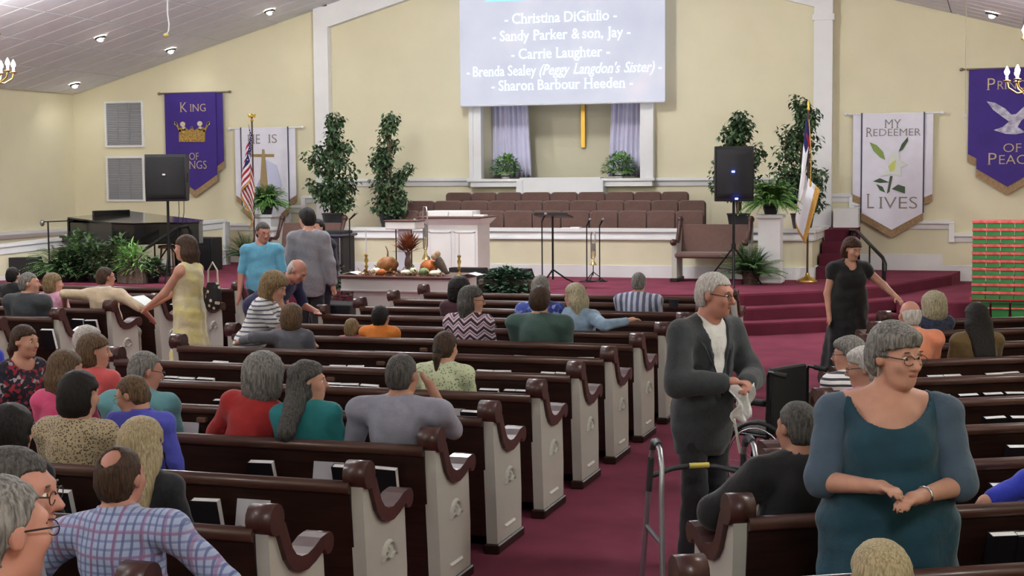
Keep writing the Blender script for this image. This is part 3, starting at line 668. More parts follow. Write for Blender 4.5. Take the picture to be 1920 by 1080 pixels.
def pumpkin(px, y, r, h, mat, label, stem=.05, lob=8):
    e = empty('pumpkin', (tcx(px, y), y, TZt), 0, label, 'pumpkin', 'pumpkins and gourds on the table')
    n = 10; prof = [(r*math.sin(math.pi*(i+.35)/(n+.7))**.8, h*(i/n)) for i in range(n+1)]; prof[0] = (r*.45, 0); prof[-1] = (r*.12, h*.93)
    G().lathe(prof, 32, wob=lambda t: -.09*abs(math.sin(t*lob/2))**.0*(1-abs(math.sin(t*lob/2)))).obj('rind', mat, e)
    G().tube([(0, 0, h*.9), (.005, 0, h+stem*.5), (-.012, 0, h+stem), (-.03, 0, h+stem*1.3)], [.016, .01, .008, .006], 6).obj('stem', stem_m, e)
pumpkin(727, 19.55, .155, .26, tan_p, 'large mottled tan pumpkin with a curled stem, left side of the table', .1)
pumpkin(805, 19.55, .13, .22, orange_p, 'bright orange pumpkin at the right of the dried grass', .03)
pumpkin(705, 19.3, .075, .11, white_g, 'small white pumpkin left of the tan pumpkin', .02); pumpkin(715, 19.22, .06, .1, orange_p, 'small orange gourd before the tan pumpkin', .02)
pumpkin(761, 19.25, .075, .09, white_g, 'flat white gourd at the table middle', .02); pumpkin(775, 19.3, .06, .12, M('gourd_pale', (206, 216, 180), .5), 'pale green-white gourd behind the flat white one', .03)
pumpkin(795, 19.22, .075, .12, green_p, 'green gourd right of the table middle', .01); pumpkin(815, 19.2, .08, .09, white_g, 'white gourd at the right before the orange pumpkin', .01)
vs_e = empty('vase', (tcx(765, 19.55), 19.55, TZt), 0, 'brown glass vase with a fan of dried russet grass on the table', 'vase')
G().lathe([(.05, 0), (.055, .02), (.03, .06), (.05, .13), (.045, .2), (.028, .25), (.05, .31)], 14, caps=False).obj('vase_body', M('vase_brown', (112, 92, 82), .3, metal=.2), vs_e)
R = random.Random(5); g = G()
for k in range(150):
    t = R.uniform(0, 6.28); el = R.uniform(.05, 1.45); d = Vector((math.cos(t)*math.cos(el), math.sin(t)*math.cos(el)*.7, math.sin(el)*.95+.1)); L = R.uniform(.2, .3); p = Vector((0, 0, .29)); leaf(g, p+d*L*.3, d, L*.9, .035, bend=.2)
g.obj('dried_grass', M('dried_grass', (150, 84, 48), .8, rgb2=(104, 56, 36), scale=12), vs_e, kind='stuff')
def candlestick(px, y, h, label, tall):
    e = empty('candlestick', (tcx(px, y), y, TZt), 0, label, 'candlestick', 'candlesticks on the communion table')
    G().lathe([(.055, 0), (.05, .015), (.015, .03), (.012, .08), (.028, .11), (.012, .14), (.03, .2), (.012, .24), (.028, .27), (.02, .29)], 12).obj('stick', brass_m, e); G().cyl((0, 0, .28), (0, 0, .28+tall), .011, .009, n=8).obj('candle', white_m, e)
candlestick(687, 19.35, .3, 'brass candlestick with a tall white taper, left end of the table', .36); candlestick(861, 19.3, .3, 'brass candlestick with a white taper, right end of the table', .30)
for px, y, sx, lb in ((662, 19.42, .14, 'open white paper lying on the left end of the table'), (885, 19.5, .12, 'open white paper lying on the right end of the table')):
    x = tcx(px, y); g = G(); g.prism([(x-sx, TZt+.001), (x, TZt+.03), (x+sx, TZt+.001), (x+sx, TZt+.004), (x, TZt+.036), (x-sx, TZt+.004)], y-.14, y+.14, axis=1); tag(g.obj('open_bible', white_m), lb, 'book')
R = random.Random(9); g = G()
for k in range(260):
    x = R.uniform(-.65, .6); leaf(g, (x, R.uniform(-.34, -.1), R.uniform(.005, .05)), rv(), R.uniform(.05, .1), R.uniform(.03, .05))
o = g.obj('autumn_leaves', M('autumn_leaf', (150, 120, 70), .8, rgb2=(120, 60, 40), scale=25), None, (tcx(765, 19.5), 19.5, TZt)); tag(o, 'scattered straw and autumn leaves along the table front', 'leaves', kind='stuff')
cor = empty('cornucopia', (tcx(827, 19.5), 19.5, TZt), 0, 'dark woven horn basket leaning right of the orange pumpkin', 'basket'); G().tube([(-.06, 0, .2), (-.02, 0, .16), (.04, 0, .08), (.09, -.01, .03), (.13, 0, .03)], [.075, .07, .05, .03, .01], 10).obj('basket_horn', basket_m, cor)
bow = G(); bow.ball((-.09, 0, .25), (.06, .04, .05)); bow.ball((-.05, .0, .29), (.045, .04, .05)); bow.obj('ribbon_bow', M('burlap', (186, 160, 130), .9), cor)
# ------------------------------------------------------------ stage benches (short pews with cushions)
def bench(px0, px1, Y, label, mir=1):
    x0, x1 = uy(px0, 480, Y).x, uy(px1, 480, Y).x; L = x1-x0; e = empty('stage_bench', (x0, Y, S), 0, label, 'bench', 'upholstered benches on the stage')
    # faces the pews: front is -y
    g = G(); g.add([(x, y, z) for x in (.08, L-.08) for y, z in ((.0, .42), (.1, .9), (.15, .9), (.08, .38))], [(0, 1, 2, 3), (4, 7, 6, 5), (0, 4, 5, 1), (1, 5, 6, 2), (2, 6, 7, 3), (3, 7, 4, 0)]); g.obj('backrest', brownfab, e)
    G().box(.06, L-.06, -.46, .06, .38, .47, .03).obj('seat', brownfab, e)
    for x in (0, L-.08):
        g = G(); g.prism([(.12, .06), (-.36, .06), (-.34, .62), (-.1, .6), (.02, .78), (.1, .9), (.15, .9), (.1, .5)], x, x+.08, axis=0); en = g.obj('end_panel', pewwhite, e)
        g = G(); g.tube([(x+.04, .15, .98), (x+.04, .09, .9), (x+.04, .03, .78), (x+.04, -.06, .66), (x+.04, -.2, .62), (x+.04, -.38, .64)], .04, 8); g.ball((x+.04, .15, .98), (.055, .06, .06)); g.ball((x+.04, -.42, .63), (.055, .07, .055)); g.obj('armrest', capwood, en)
        G().box(x-.02, x+.1, -.42, .16, 0, .06, .008).obj('plinth', pewwood, en)
bench(1268, 1410, 23.85, 'brown cushioned bench with white ends on the right of the stage')
x = 2*RIDGE+4.3; bench(520, 645, 24.0, 'brown cushioned bench half hidden behind the standing men')
# ------------------------------------------------------------ loudspeakers and stands
def speaker(px0, px1, py0, py1, Y, yawd, label, slabel, leds, basepx):
    p0, p1 = uy(px0, py0, Y), uy(px1, py1, Y); cx = (p0.x+p1.x)/2; h = p0.z-p1.z; wd = (p1.x-p0.x); z0 = p1.z
    e = empty('loudspeaker', (cx, Y, z0), math.radians(yawd), label, 'loudspeaker', 'loudspeakers on poles')
    W_ = wd*.44; D = .2; g = G()
    prof = []
    for i in range(9): t = i/8; prof.append((-D-.05*math.sin(math.pi*t), t*h))
    prof += [(D+.05, h), (D+.12, h*.72), (D+.12, h*.28), (D, 0)]
    g.prism(prof, -W_, W_, axis=0, smooth=False); b_ = g.obj('cabinet', M('speaker_black', (18, 19, 21), .6, bump=.2, bscale=300), e)
    g = G(); g.prism([(-D-.055*math.sin(math.pi*(.06+.88*i/8))-.012, (.06+.88*i/8)*h) for i in range(9)]+[(-D, h*.94), (-D, h*.06)], -W_*.92, W_*.92, axis=0, smooth=True); g.obj('grille', M('speaker_grille', (24, 25, 28), .7, bump=.6, bscale=500), e)
    for (lx, lz, c) in leds: G().box(lx-.022, lx+.022, -D-.085, -D-.06, lz*h-.012, lz*h+.012).obj('indicator', c, e)
    G().box(W_, W_+.02, -.05, .08, h*.4, h*.6).obj('handle', dark_m, e)
    q = uz(basepx[0], basepx[1], S); s_ = empty('speaker_stand', (cx, Y, S), math.radians(yawd), slabel, 'speaker stand', 'tripod speaker stands')
    G().cyl((0, 0, .1), (0, 0, z0-S), .022, n=10).obj('pole', blackmetal, s_); G().cyl((0, 0, .55), (0, 0, .65), .035, n=10).obj('collar', blackmetal, s_)
    for k in range(3):
        t = k*2.094+.5; g = G(); g.cyl((0, 0, .6), (.5*math.cos(t), .5*math.sin(t), .012), .013, n=6); g.cyl((0, 0, .25), (.28*math.cos(t), .28*math.sin(t), .27), .009, n=6); g.obj('leg', blackmetal, s_)
    return e
led_b = M('led_blue', (60, 90, 255), .3, emit=(70, 100, 255), es=12); led_w = M('badge_white', (235, 235, 235), .4); led_b.cycles.emission_sampling = 'NONE'
speaker(275, 352, 290, 377, 21.8, 24, 'black loudspeaker on a pole before the purple crown banner', 'black tripod stand under the left loudspeaker', [(-.02, .57, led_w)], (318, 515))
speaker(1336, 1416, 275, 377, 22.8, 12, 'black loudspeaker with blue lights on a pole, right of the choir', 'black tripod stand under the right loudspeaker', [(-.02, .54, led_b), (.03, .05, led_b)], (1378, 527))
# cables hanging from the left speaker
for i, (x0, x1, y) in enumerate(((335, 333, 22.1), (345, 341, 22.2))):
    a, b_ = uy(x0, 372, y), uy(x1, 425, y); tag(G().tube([a, (a+b_)/2+Vector((.02, 0, 0)), b_, Vector((b_.x, y, S+.01))], .006, 5).obj('speaker_cable', dark_m), ('thin black cable hanging under the left loudspeaker, nearer its pole', 'thin black cable hanging under the left loudspeaker, farther from its pole')[i], 'cable', 'cables of the left loudspeaker')
# stair handrails
def handrail(pts, zb, label, n):
    e = empty('handrail', (pts[0][0], pts[0][1], zb), 0, label, 'handrail', 'black stair handrails'); o0 = Vector((pts[0][0], pts[0][1], zb)); P = [Vector(p)-o0 for p in pts]
    G().tube(P, .028, 8).obj('top_rail', blackmetal, e)
    for k in range(n):
        t = (k+.3)/(n-.4)*(len(P)-1); i = min(int(t), len(P)-2); q = P[i].lerp(P[i+1], t-i); G().cyl((q.x, q.y, 0), q, .014, n=6).obj('baluster', blackmetal, e)
a = uy(1594, 432, 25.6); b_ = uy(1608, 434, 25.4); c = uy(1655, 483, 23.7); d = uy(1660, 495, 23.6)
handrail([(a.x, a.y, a.z-.12), a, b_, c, d, (d.x, d.y-.02, S+.2)], S, 'black metal handrail with balusters beside the right-hand stairs', 9)
a = uy(268, 470, 21.6); b_ = uy(332, 428, 22.4); c = uy(352, 424, 22.6); d = uy(358, 434, 22.65)
handrail([a, b_, c, d, (d.x, d.y, d.z-.15)], S, 'black metal handrail in front of the grand piano', 4)
# ------------------------------------------------------------ music stand, microphones, monitors, rack, horns
def mic(px, pyt, pyb, Y, label, boom=0, tip=(235, 235, 225)):
    p = uy(px, pyt, Y); e = empty('microphone_stand', (p.x, Y, S), 0, label, 'microphone', 'microphones on black stands'); h = p.z-S
    G().lathe([(.13, 0), (.13, .015), (.03, .03), (.012, .05)], 14).obj('base', blackmetal, e); G().cyl((0, 0, .02), (0, 0, h-.08), .011, n=6).obj('pole', blackmetal, e)
    g = G(); g.cyl((0, 0, h-.1), (.05+boom, -.02, h-.01), .012, .018, n=8); m_ = g.obj('microphone', dark_m, e); G().ball((.065+boom, -.025, h+.005), .026, 8, 6).obj('mic_head', M('mic_mesh', (150, 150, 150), .4, metal=.8), m_)
mic(655, 400, 500, 22.0, 'black microphone on a stand right of the equipment rack', .06); mic(742, 415, 505, 22.1, 'microphone stand behind the table, left of the dried grass'); mic(771, 413, 505, 22.2, 'microphone stand behind the dried grass'); mic(1100, 412, 519, 23.2, 'microphone stand left of the silver horn'); mic(1124, 412, 519, 23.3, 'microphone stand right of the silver horn')
mic(1016, 402, 540, 20.95, 'microphone stand in front of the black music stand')
p = uy(1036, 405, 21.6); ms = empty('music_stand', (p.x, 21.6, S), 0, 'black music stand with a flat desk and tripod legs at centre stage', 'music stand'); h = p.z-S
G().cyl((0, 0, .15), (0, 0, h), .016, n=8).obj('pole', blackmetal, ms); g = G(); g.box(-.26, .26, -.17, .17, -.012, .012, .004); g.box(-.26, .26, -.19, -.165, -.012, .03); o = g.obj('desk', blackmetal, ms, (.02, 0, h), (math.radians(-8), 0, 0))
for k in range(3): t = k*2.094+.25; G().tube([(0, 0, .3), (.2*math.cos(t), .2*math.sin(t), .16), (.5*math.cos(t), .5*math.sin(t), .012)], .014, 6).obj('leg', blackmetal, ms)
def wedge(px, Y, w_, h, label, rz=0, z=S):
    e = empty('floor_monitor', (uy(px, 520, Y).x, Y, z), rz, label, 'floor monitor', 'black wedge monitors on the stage'); g = G(); g.prism([(-.2, 0), (.22, 0), (.22, h*.35), (.0, h), (-.2, h)], -w_/2, w_/2, axis=0); g.obj('cabinet', dark_m, e)
    g = G(); g.prism([(.222, h*.36), (.012, h*.985), (.0, h*.95), (.21, h*.34)], -w_*.46, w_*.46, axis=0); g.obj('grille', M('speaker_grille', (38, 40, 43), .7), e)
wedge(882, 21.6, .55, .32, 'dark wedge monitor on the stage behind the table end'); wedge(962, 21.5, .6, .32, 'dark wedge monitor behind the ivy planter'); wedge(52, 21.9, .5, .38, 'black wedge monitor at the far left of the stage', .3)
p = uy(628, 500, 22.6); rk = empty('equipment_rack', (p.x, 22.6, S), 0, 'black equipment rack with silver rails and two blue lights', 'equipment rack')
G().box(-.25, .25, -.22, .25, 0, .74, .01).obj('cabinet', dark_m, rk); G().box(-.29, .29, -.26, .29, .74, .78, .01).obj('top', M('rack_top', (70, 70, 76), .4), rk); G().box(-.22, .24, -.25, .2, .78, .83, .01).obj('mixer', dark_m, rk)
for x in (-.22, .2): G().box(x-.012, x+.012, -.235, -.22, .06, .72).obj('rack_rail', silver_m, rk)
for i in range(5): G().box(-.19, .17, -.235, -.22, .08+.13*i, .18+.13*i, .004).obj('unit', M('rack_unit', (40, 42, 48), .4), rk)
for x in (-.11, .05): G().ball((x, -.24, .53), .02, 8, 6).obj('indicator', led_b, rk)
q = uy(640, 575, 18.7); sb = empty('subwoofer', (q.x, 18.55, 0), 0, 'black box subwoofer on the floor left of the table', 'loudspeaker'); G().box(-.33, .33, -.3, .3, 0, .55, .015).obj('cabinet', dark_m, sb); G().box(-.29, .29, -.31, -.298, .05, .5, .004).obj('grille', M('speaker_grille', (38, 40, 43), .7), sb)
def horn(px, pyt, pyb, Y, label, h=None):
    p = uy(px, pyt, Y); e = empty('brass_instrument', (p.x, Y, S), 0, label, 'instrument', 'instruments on stands'); h = p.z-S
    g = G(); g.cyl((0, 0, .1), (0, 0, h*.5), .008, n=6)
    for k in range(3): t = k*2.094; g.cyl((0, 0, .16), (.2*math.cos(t), .2*math.sin(t), .008), .008, n=5)
    g.obj('stand', blackmetal, e)
    g = G(); g.tube([(-.03, 0, h*.45), (-.035, 0, h*.9), (-.02, 0, h*.97), (.02, 0, h*.97), (.035, 0, h*.9), (.03, 0, h*.5), (.01, 0, h*.44), (-.02, -.02, h*.46)], .012, 7); g.obj('tubing', silver_m, e)
    g = G(); g.lathe([(.012, h*.62), (.014, h*.5), (.022, h*.4), (.06, h*.33), (.065, h*.325)], 14, caps=False); g.obj('bell', M('horn_bell', (226, 206, 140), .2, metal=1), e)
    g = G()
    for k in (-.018, 0, .018): g.cyl((k, -.03, h*.6), (k, -.03, h*.75), .012, n=6)
    g.obj('valves', silver_m, e)
horn(797, 383, 500, 21.9, 'tall silver horn on a stand left of the pulpit'); horn(1112, 432, 519, 23.25, 'silver horn on a small stand between two microphones')
# papers on the choir rail
for i, px in enumerate((1062, 1080)): q = uy(px, 427, CY+.03); tag(G().box(q.x-.09, q.x+.07, CY-.02, CY+.12, 1.345, 1.352+.012*i).obj('paper_stack', white_m), ('sheets of white paper on the choir rail, left pile', 'sheets of white paper on the choir rail, right pile')[i], 'paper', 'papers on the choir rail')
# ------------------------------------------------------------ flags
def cloth(rows, cols, fn, matfn, mats, name, parent):
    v = [fn(i/rows, j/cols) for i in range(rows+1) for j in range(cols+1)]
    me = bpy.data.meshes.new(name); fs = [(i*(cols+1)+j, i*(cols+1)+j+1, (i+1)*(cols+1)+j+1, (i+1)*(cols+1)+j) for i in range(rows) for j in range(cols)]
    me.from_pydata([tuple(p) for p in v], [], fs)
    for mt in mats: me.materials.append(mt)
    me.polygons.foreach_set('material_index', [matfn((i+.5)/rows, (j+.5)/cols) for i in range(rows) for j in range(cols)]); me.polygons.foreach_set('use_smooth', [True]*len(fs)); me.update()
    o = inst(name, me, parent); md = o.modifiers.new('t', 'SOLIDIFY'); md.thickness = .006; return o
fl_r, fl_w, fl_b = M('flag_red', (168, 40, 52), .85), M('flag_white', (226, 226, 232), .85), M('flag_navy', (34, 34, 92), .85); fringe_m = M('gold_fringe', (206, 160, 84), .9, var=.2, scale=60, bump=.6, bscale=120)
wood_pole = M('flag_pole', (70, 48, 36), .4)
def flagpole(px, pyt, Y, label, top):
    p = uy(px, pyt, Y); e = empty('flag', (p.x, Y, S), 0, label, 'flag', 'flags on poles'); h = p.z-S
    G().lathe([(.17, 0), (.17, .02), (.12, .05), (.04, .08), (.025, .14)], 16).obj('base', gold_m, e); G().cyl((0, 0, .1), (0, 0, h-.15), .016, n=8).obj('pole', wood_pole, e)
    if top == 'eagle':
        g = G(); g.ball((0, 0, h-.13), .03); g.ball((0, 0, h-.05), (.025, .03, .05)); g.add([(0, 0, h-.06), (-.09, 0, h-.0), (-.07, 0, h-.08), (.09, 0, h-.0), (.07, 0, h-.08), (0, .02, h-.04)], [(0, 1, 2), (0, 3, 4), (5, 1, 2), (5, 3, 4)]); g.obj('finial', gold_m, e)
    else:
        g = G(); g.lathe([(.022, h-.16), (.03, h-.13), (.015, h-.1), (.028, h-.06), (.004, h)], 10); g.obj('finial', gold_m, e)
    return e, h
def usdrape(h):
    def fn(a, b):
        w_ = .10+.16*a+.12*b; t = b*6+.9*a
        return (-.01-.04*b-.16*a*b+w_*.8*math.sin(t*1.3)*b-.02+.16*(1-a)*b*(1-b), -.07-.09*b*math.cos(t*2.1)+.02*math.sin(a*9), h-.2-.95*a-1.05*b**1.1*(.9+.1*math.cos(t)))
    return fn
e, h = flagpole(472, 213, 25.6, 'red, white and blue flag with gold fringe and eagle finial by the left pedestal', 'eagle')
def usm(a, b):
    if a > .96 or b > .96: return 3
    if b < .42 and a < .54: return 2
    return int(a*13) % 2
o = cloth(39, 30, usdrape(h), usm, [fl_r, fl_w, fl_b, fringe_m], 'flag_cloth', e)
fn = usdrape(h); g = G()
for i in range(5):
    for j in range(6):
        a, b_ = .06+.09*i, .04+.062*j; p = Vector(fn(a, b_)); p.y -= .012
        pts = []
        for k in range(10): t = math.pi*k/5; r_ = .016 if k % 2 == 0 else .007; pts.append((p.x+r_*math.sin(t), p.y, p.z+r_*math.cos(t)))
        g.add(pts, [tuple(range(10))])
so = g.obj('stars', fl_w, e, kind='stuff')
e, h = flagpole(1516, 188, 23.95, 'white flag with a blue corner, red cross and gold fringe on the right', 'spear')
def chd(a, b):
    t = b*7; return (-.03+.2*b*math.sin(t*.9+.6)*(1-.3*a)+.12*b*(1-a)-.07*a, -.05-.06*b*math.cos(t*1.7), h-.25-.85*a-1.15*b)
def chm(a, b):
    if a > .955 or b > .955: return 3
    if b < .42 and a < .5:
        if (.19 < b < .25 and .08 < a < .42) or (.17 < a < .24 and .1 < b < .34): return 0
        return 2
    return 1
cloth(36, 34, chd, chm, [fl_r, M('flag_white2', (240, 242, 250), .85), fl_b, fringe_m], 'flag_cloth', e)
g = G(); g.tube([(.02, -.08, h-.3), (.06, -.1, h-.9), (.05, -.1, h-1.25)], .008, 6); g.ball((.05, -.1, h-1.3), (.02, .02, .06)); g.obj('tassel', fringe_m, e)
# ------------------------------------------------------------ banners on the front wall
purple = M('banner_purple', (58, 36, 128), .75, var=.08, scale=3); bwhite = M('banner_white', (222, 222, 234), .75, var=.03, scale=5); tan_f = M('banner_fringe', (160, 134, 100), .95, var=.2, scale=40, bump=.6, bscale=150); letter_g = M('letter_gold', (196, 178, 140), .6); letter_d = M('letter_grey', (128, 122, 116), .7)
BY = WY-.1
def bz(py, px): return uy(px, py, BY).z
def banner(px0, px1, pt, so, si, ce, tip, mat, label, panel=.78, rod=True):
    xc = (uy(px0, pt, BY).x+uy(px1, pt, BY).x)/2; W_ = (uy(px1, pt, BY).x-uy(px0, pt, BY).x)/2; pm = (px0+px1)/2; zt = bz(pt, pm)
    e = empty('banner', (xc, BY, 0), 0, label, 'banner', 'hanging church banners'); w_ = W_*panel
    Z = [bz(v, pm) for v in (so, si, ce, tip)]; f = .13
    for s_ in (-1, 1):
        g = G(); g.prism([(s_*w_*.95, zt), (s_*W_, zt), (s_*W_, Z[0]), (s_*w_*.95, Z[1])], .0, .006, axis=1); g.obj('side_panel', mat, e)
        g = G(); g.prism([(s_*w_*.95, Z[1]+.02), (s_*W_, Z[0]+.02), (s_*W_, Z[0]-f), (s_*w_*.95, Z[1]-f)], .006, .014, axis=1); g.obj('fringe', tan_f, e)
    g = G(); g.prism([(-w_, zt), (w_, zt), (w_, Z[2]), (0, Z[3]), (-w_, Z[2])], -.022, -.012, axis=1); g.obj('centre_panel', mat, e)
    g = G(); g.prism([(w_, Z[2]+.02), (0, Z[3]+.02), (-w_, Z[2]+.02), (-w_, Z[2]-f), (0, Z[3]-f*1.1), (w_, Z[2]-f)], -.010, -.002, axis=1); g.obj('fringe', tan_f, e)
    if mat is bwhite:
        for s_ in (-1, 1): g = G(); g.box(s_*w_-.012, s_*w_+.012, -.026, -.02, Z[2], zt+.02); g.obj('piping', M('banner_piping', (70, 68, 84), .8), e)
    g = G(); g.cyl((-W_-.1, .0, zt), (W_+.14, .0, zt), .016, n=8); 
    for s_ in (-W_-.12, W_+.16): g.ball((s_, 0, zt), (.04, .03, .03), 8, 6)
    g.obj('rod', M('rod_metal', (130, 118, 96), .4, metal=.7) if mat is purple else trim_m, e)
    def at(px, py): q = uy(px, py, BY); return (q.x-xc, q.z)
    def put(s, px, py, wpx, hpx, mt):
        ppm = PPM(uy(px, py, BY)); x, z = at(px, py); o = text(s, .2, onwall(0, -.027, 0), mt, e, thin=-.002)
        xs = [v.co.x for v in o.data.vertices]; zs = [v.co.z for v in o.data.vertices]; fx = wpx/ppm/(max(xs)-min(xs)); fz = hpx/ppm/(max(zs)-min(zs)); o.data.transform(Matrix.Diagonal((fx, 1, fz, 1))); o.location = (x-fx*(max(xs)+min(xs))/2, 0, z-fz*min(zs)-hpx/ppm/2)
    def shape(pts, name, mt, y=-.03):
        g = G(); g.prism([at(*p) for p in pts], y-.004, y+.004, axis=1); return g.obj(name, mt, e)
    return e, at, put, shape
e, at, put, shape = banner(308, 417, 174, 302, 313, 327, 357, purple, 'purple banner reading King of Kings with a gold crown, by the wall grilles')
put('K', 345, 201, 15, 18, letter_g); put('ING', 372, 202, 33, 14, letter_g); put('OF', 365, 293, 20, 13, letter_g); put('K', 341, 306, 14, 18, letter_g); put('INGS', 370, 309, 42, 15, letter_g)
crown = M('crown_gold', (196, 162, 84), .5, rgb2=(116, 84, 34), scale=30)
shape([(337, 246), (340, 238), (345, 243), (350, 240), (356, 245), (361, 237), (366, 245), (372, 240), (378, 243), (383, 238), (386, 246), (386, 266), (337, 266)], 'crown_picture', crown)
for cx, cy_, r_ in ((331, 232, 3), (344, 233, 5), (361, 239, 2), (376, 232, 5), (392, 232, 3), (346, 241, 4), (377, 241, 4)): shape([(cx+r_*math.cos(t*.785), cy_+r_*math.sin(t*.785)) for t in range(8)], 'crown_picture', M('crown_pale', (206, 196, 164), .5))
shape([(328, 228), (331, 228), (342, 246), (338, 248)], 'crown_picture', crown); shape([(392, 228), (395, 228), (386, 248), (382, 246)], 'crown_picture', crown)
e, at, put, shape = banner(440, 553, 240, 366, 376, 386, 428, bwhite, 'white banner reading He is Risen with a cross, behind the left pedestal')
put('HE', 477, 261, 26, 17, letter_d); put('IS', 512, 260, 18, 16, letter_d); put('RISEN', 497, 386, 60, 16, letter_d)
shape([(472, 289), (515, 289), (515, 294), (472, 294)], 'cross_picture', M('cross_brown', (150, 128, 70), .7)); shape([(493, 280), (497, 280), (505, 366), (488, 366)], 'cross_picture', M('cross_brown2', (158, 136, 96), .7), -.034)
shape([(500, 300), (520, 310), (530, 350), (510, 360), (504, 335)], 'cloth_picture', M('cloth_lilac', (196, 200, 226), .8), -.029); shape([(484, 345), (492, 330), (496, 366), (480, 368)], 'cloth_picture', M('cloth_blue', (170, 172, 204), .8), -.029)
e, at, put, shape = banner(1600, 1750, 213, 364, 372, 399, 431, bwhite, 'white banner reading My Redeemer Lives with a lily')
put('MY', 1674, 232, 30, 16, letter_d); put('R', 1630, 248, 12, 17, letter_d); put('EDEEMER', 1682, 248, 86, 13, letter_d); put('L', 1632, 377, 14, 27, letter_d); put('IVES', 1684, 380, 70, 22, letter_d)
lg, ld, lw, ly = M('lily_green', (130, 156, 84), .7), M('lily_dark', (66, 88, 62), .7), M('lily_petal', (214, 220, 214), .7), M('lily_yellow', (198, 206, 110), .7)
shape([(1631, 267), (1644, 272), (1656, 285), (1660, 300), (1650, 295), (1638, 283)], 'lily_picture', lg); shape([(1702, 257), (1703, 264), (1693, 280), (1685, 285), (1691, 270)], 'lily_picture', ld)
shape([(1670, 318), (1664, 305), (1672, 285), (1685, 284), (1686, 300), (1704, 309), (1688, 314), (1690, 331), (1672, 326), (1650, 331), (1664, 318), (1640, 309)], 'lily_picture', lw, -.032); shape([(1672, 305), (1680, 300), (1678, 318), (1670, 322), (1666, 312)], 'lily_picture', ly, -.036)
shape([(1669, 330), (1674, 330), (1668, 360), (1663, 363)], 'lily_picture', ld); shape([(1637, 340), (1650, 334), (1668, 342), (1650, 343)], 'lily_picture', ld); shape([(1643, 345), (1655, 350), (1660, 361), (1650, 357)], 'lily_picture', ld); shape([(1672, 354), (1684, 346), (1697, 350), (1697, 363), (1684, 358)], 'lily_picture', ld)
e, at, put, shape = banner(1817, 1969, 128, 288, 298, 316, 350, purple, 'purple banner reading Prince of Peace with a white dove')
put('P', 1858, 158, 15, 22, letter_g); put('RINCE', 1902, 159, 62, 16, letter_g); put('OF', 1898, 277, 32, 16, letter_g); put('P', 1860, 298, 16, 22, letter_g); put('EACE', 1906, 299, 62, 17, letter_g)
dv = M('dove_white', (206, 206, 222), .7, rgb2=(150, 148, 170), scale=14)
shape([(1850, 190), (1866, 193), (1885, 204), (1896, 215), (1905, 214), (1920, 200), (1938, 192), (1946, 194), (1930, 215), (1915, 226), (1908, 238), (1922, 248), (1905, 252), (1885, 251), (1863, 244), (1880, 238), (1892, 228), (1878, 218), (1862, 206)], 'dove_picture', dv)
# ------------------------------------------------------------ wall grilles
gm = M('grille_grey', (150, 152, 156), .6)
for x0, y0, x1, y1, lb in ((200, 194, 268, 272, 'grey louvred wall grille with white frame, upper of the two'), (203, 297, 270, 374, 'grey louvred wall grille with white frame, lower of the two')):
    a, b_ = uy(x0, y0, WY), uy(x1, y1, WY); e = empty('wall_grille', ((a.x+b_.x)/2, WY, b_.z), 0, lb, 'grille', 'wall grilles'); w_ = (b_.x-a.x)/2; h = a.z-b_.z
    g = G()
    for q in ((-w_-.04, w_+.04, h, h+.04), (-w_-.04, w_+.04, -.04, 0), (-w_-.04, -w_, 0, h), (w_, w_+.04, 0, h)): g.box(q[0], q[1], -.04, 0, q[2], q[3])
    g.obj('frame', trim_m, e); G().box(-w_, w_, -.008, 0, 0, h).obj('backing', gm, e)
    for k in range(24): z = h*(k+.5)/24; g = G(); g.add([(-w_, -.028, z-.012), (w_, -.028, z-.012), (w_, -.008, z+.014), (-w_, -.008, z+.014)], [(0, 1, 2, 3)]); o = g.obj('slat', gm, e)
    for x in (-.16, .12): G().box(x-.006, x+.006, -.034, -.008, 0, h).obj('mullion', gm, e)
# ------------------------------------------------------------ grand piano
ebony = M('piano_black', (14, 14, 15), .16, coat=.6)
pn = empty('grand_piano', (-14.45, 22.95, S), math.radians(-19), 'black grand piano with its lid low behind the leafy plants', 'piano')
out = [(-.75, -.55), (.75, -.55), (.75, .2), (.72, .6), (.5, .95), (.1, 1.15), (-.2, 1.45), (-.5, 1.55), (-.75, 1.4)]
out = [(-.2+q[1]*1.0-.1, -q[0]*.9) for q in out]      # keyboard to the left, tail to the right
G().prism(out, .58, .95, axis=2).obj('case', ebony, pn)
lid = [(q[0]*1.01, q[1]*1.01) for q in out]; o = G().prism(lid, 0, .03, axis=2).obj('lid', ebony, pn, (0, .0, .99), (math.radians(3), math.radians(4), 0))
G().box(-1.12, -.8, -.68, .68, .6, .72, .01).obj('keybed', ebony, pn); G().box(-1.08, -.9, -.6, .6, .72, .735).obj('white_keys', white_m, pn); G().box(-.86, -.82, -.7, .7, .7, 1.02, .01).obj('fallboard', ebony, pn)
g = G(); g.box(-.55, -.5, -.4, .4, .95, 1.15, .01); g.obj('music_desk', ebony, pn)
for (x, y) in ((-.6, -.5), (-.6, .5), (1.1, .1)): G().cyl((x, y, 0), (x, y, .62), .05, .07, n=8).obj('leg', ebony, pn)
g = G(); g.box(-.35, -.2, -.2, .2, 0, .08); g.cyl((-.28, -.1, .05), (-.28, -.1, .62), .02, n=6); g.cyl((-.28, .1, .05), (-.28, .1, .62), .02, n=6); g.obj('pedal_lyre', ebony, pn)
q = uy(325, 480, 23.0); pb = empty('wooden_stool', (q.x, 22.9, S), 0, 'brown wooden stool behind the handrail', 'stool'); G().lathe([(.0, .5), (.2, .5), (.21, .52), (.2, .55), (0, .56)], 18, caps=False).obj('seat', M('stool_wood', (110, 74, 50), .5, var=.2), pb)
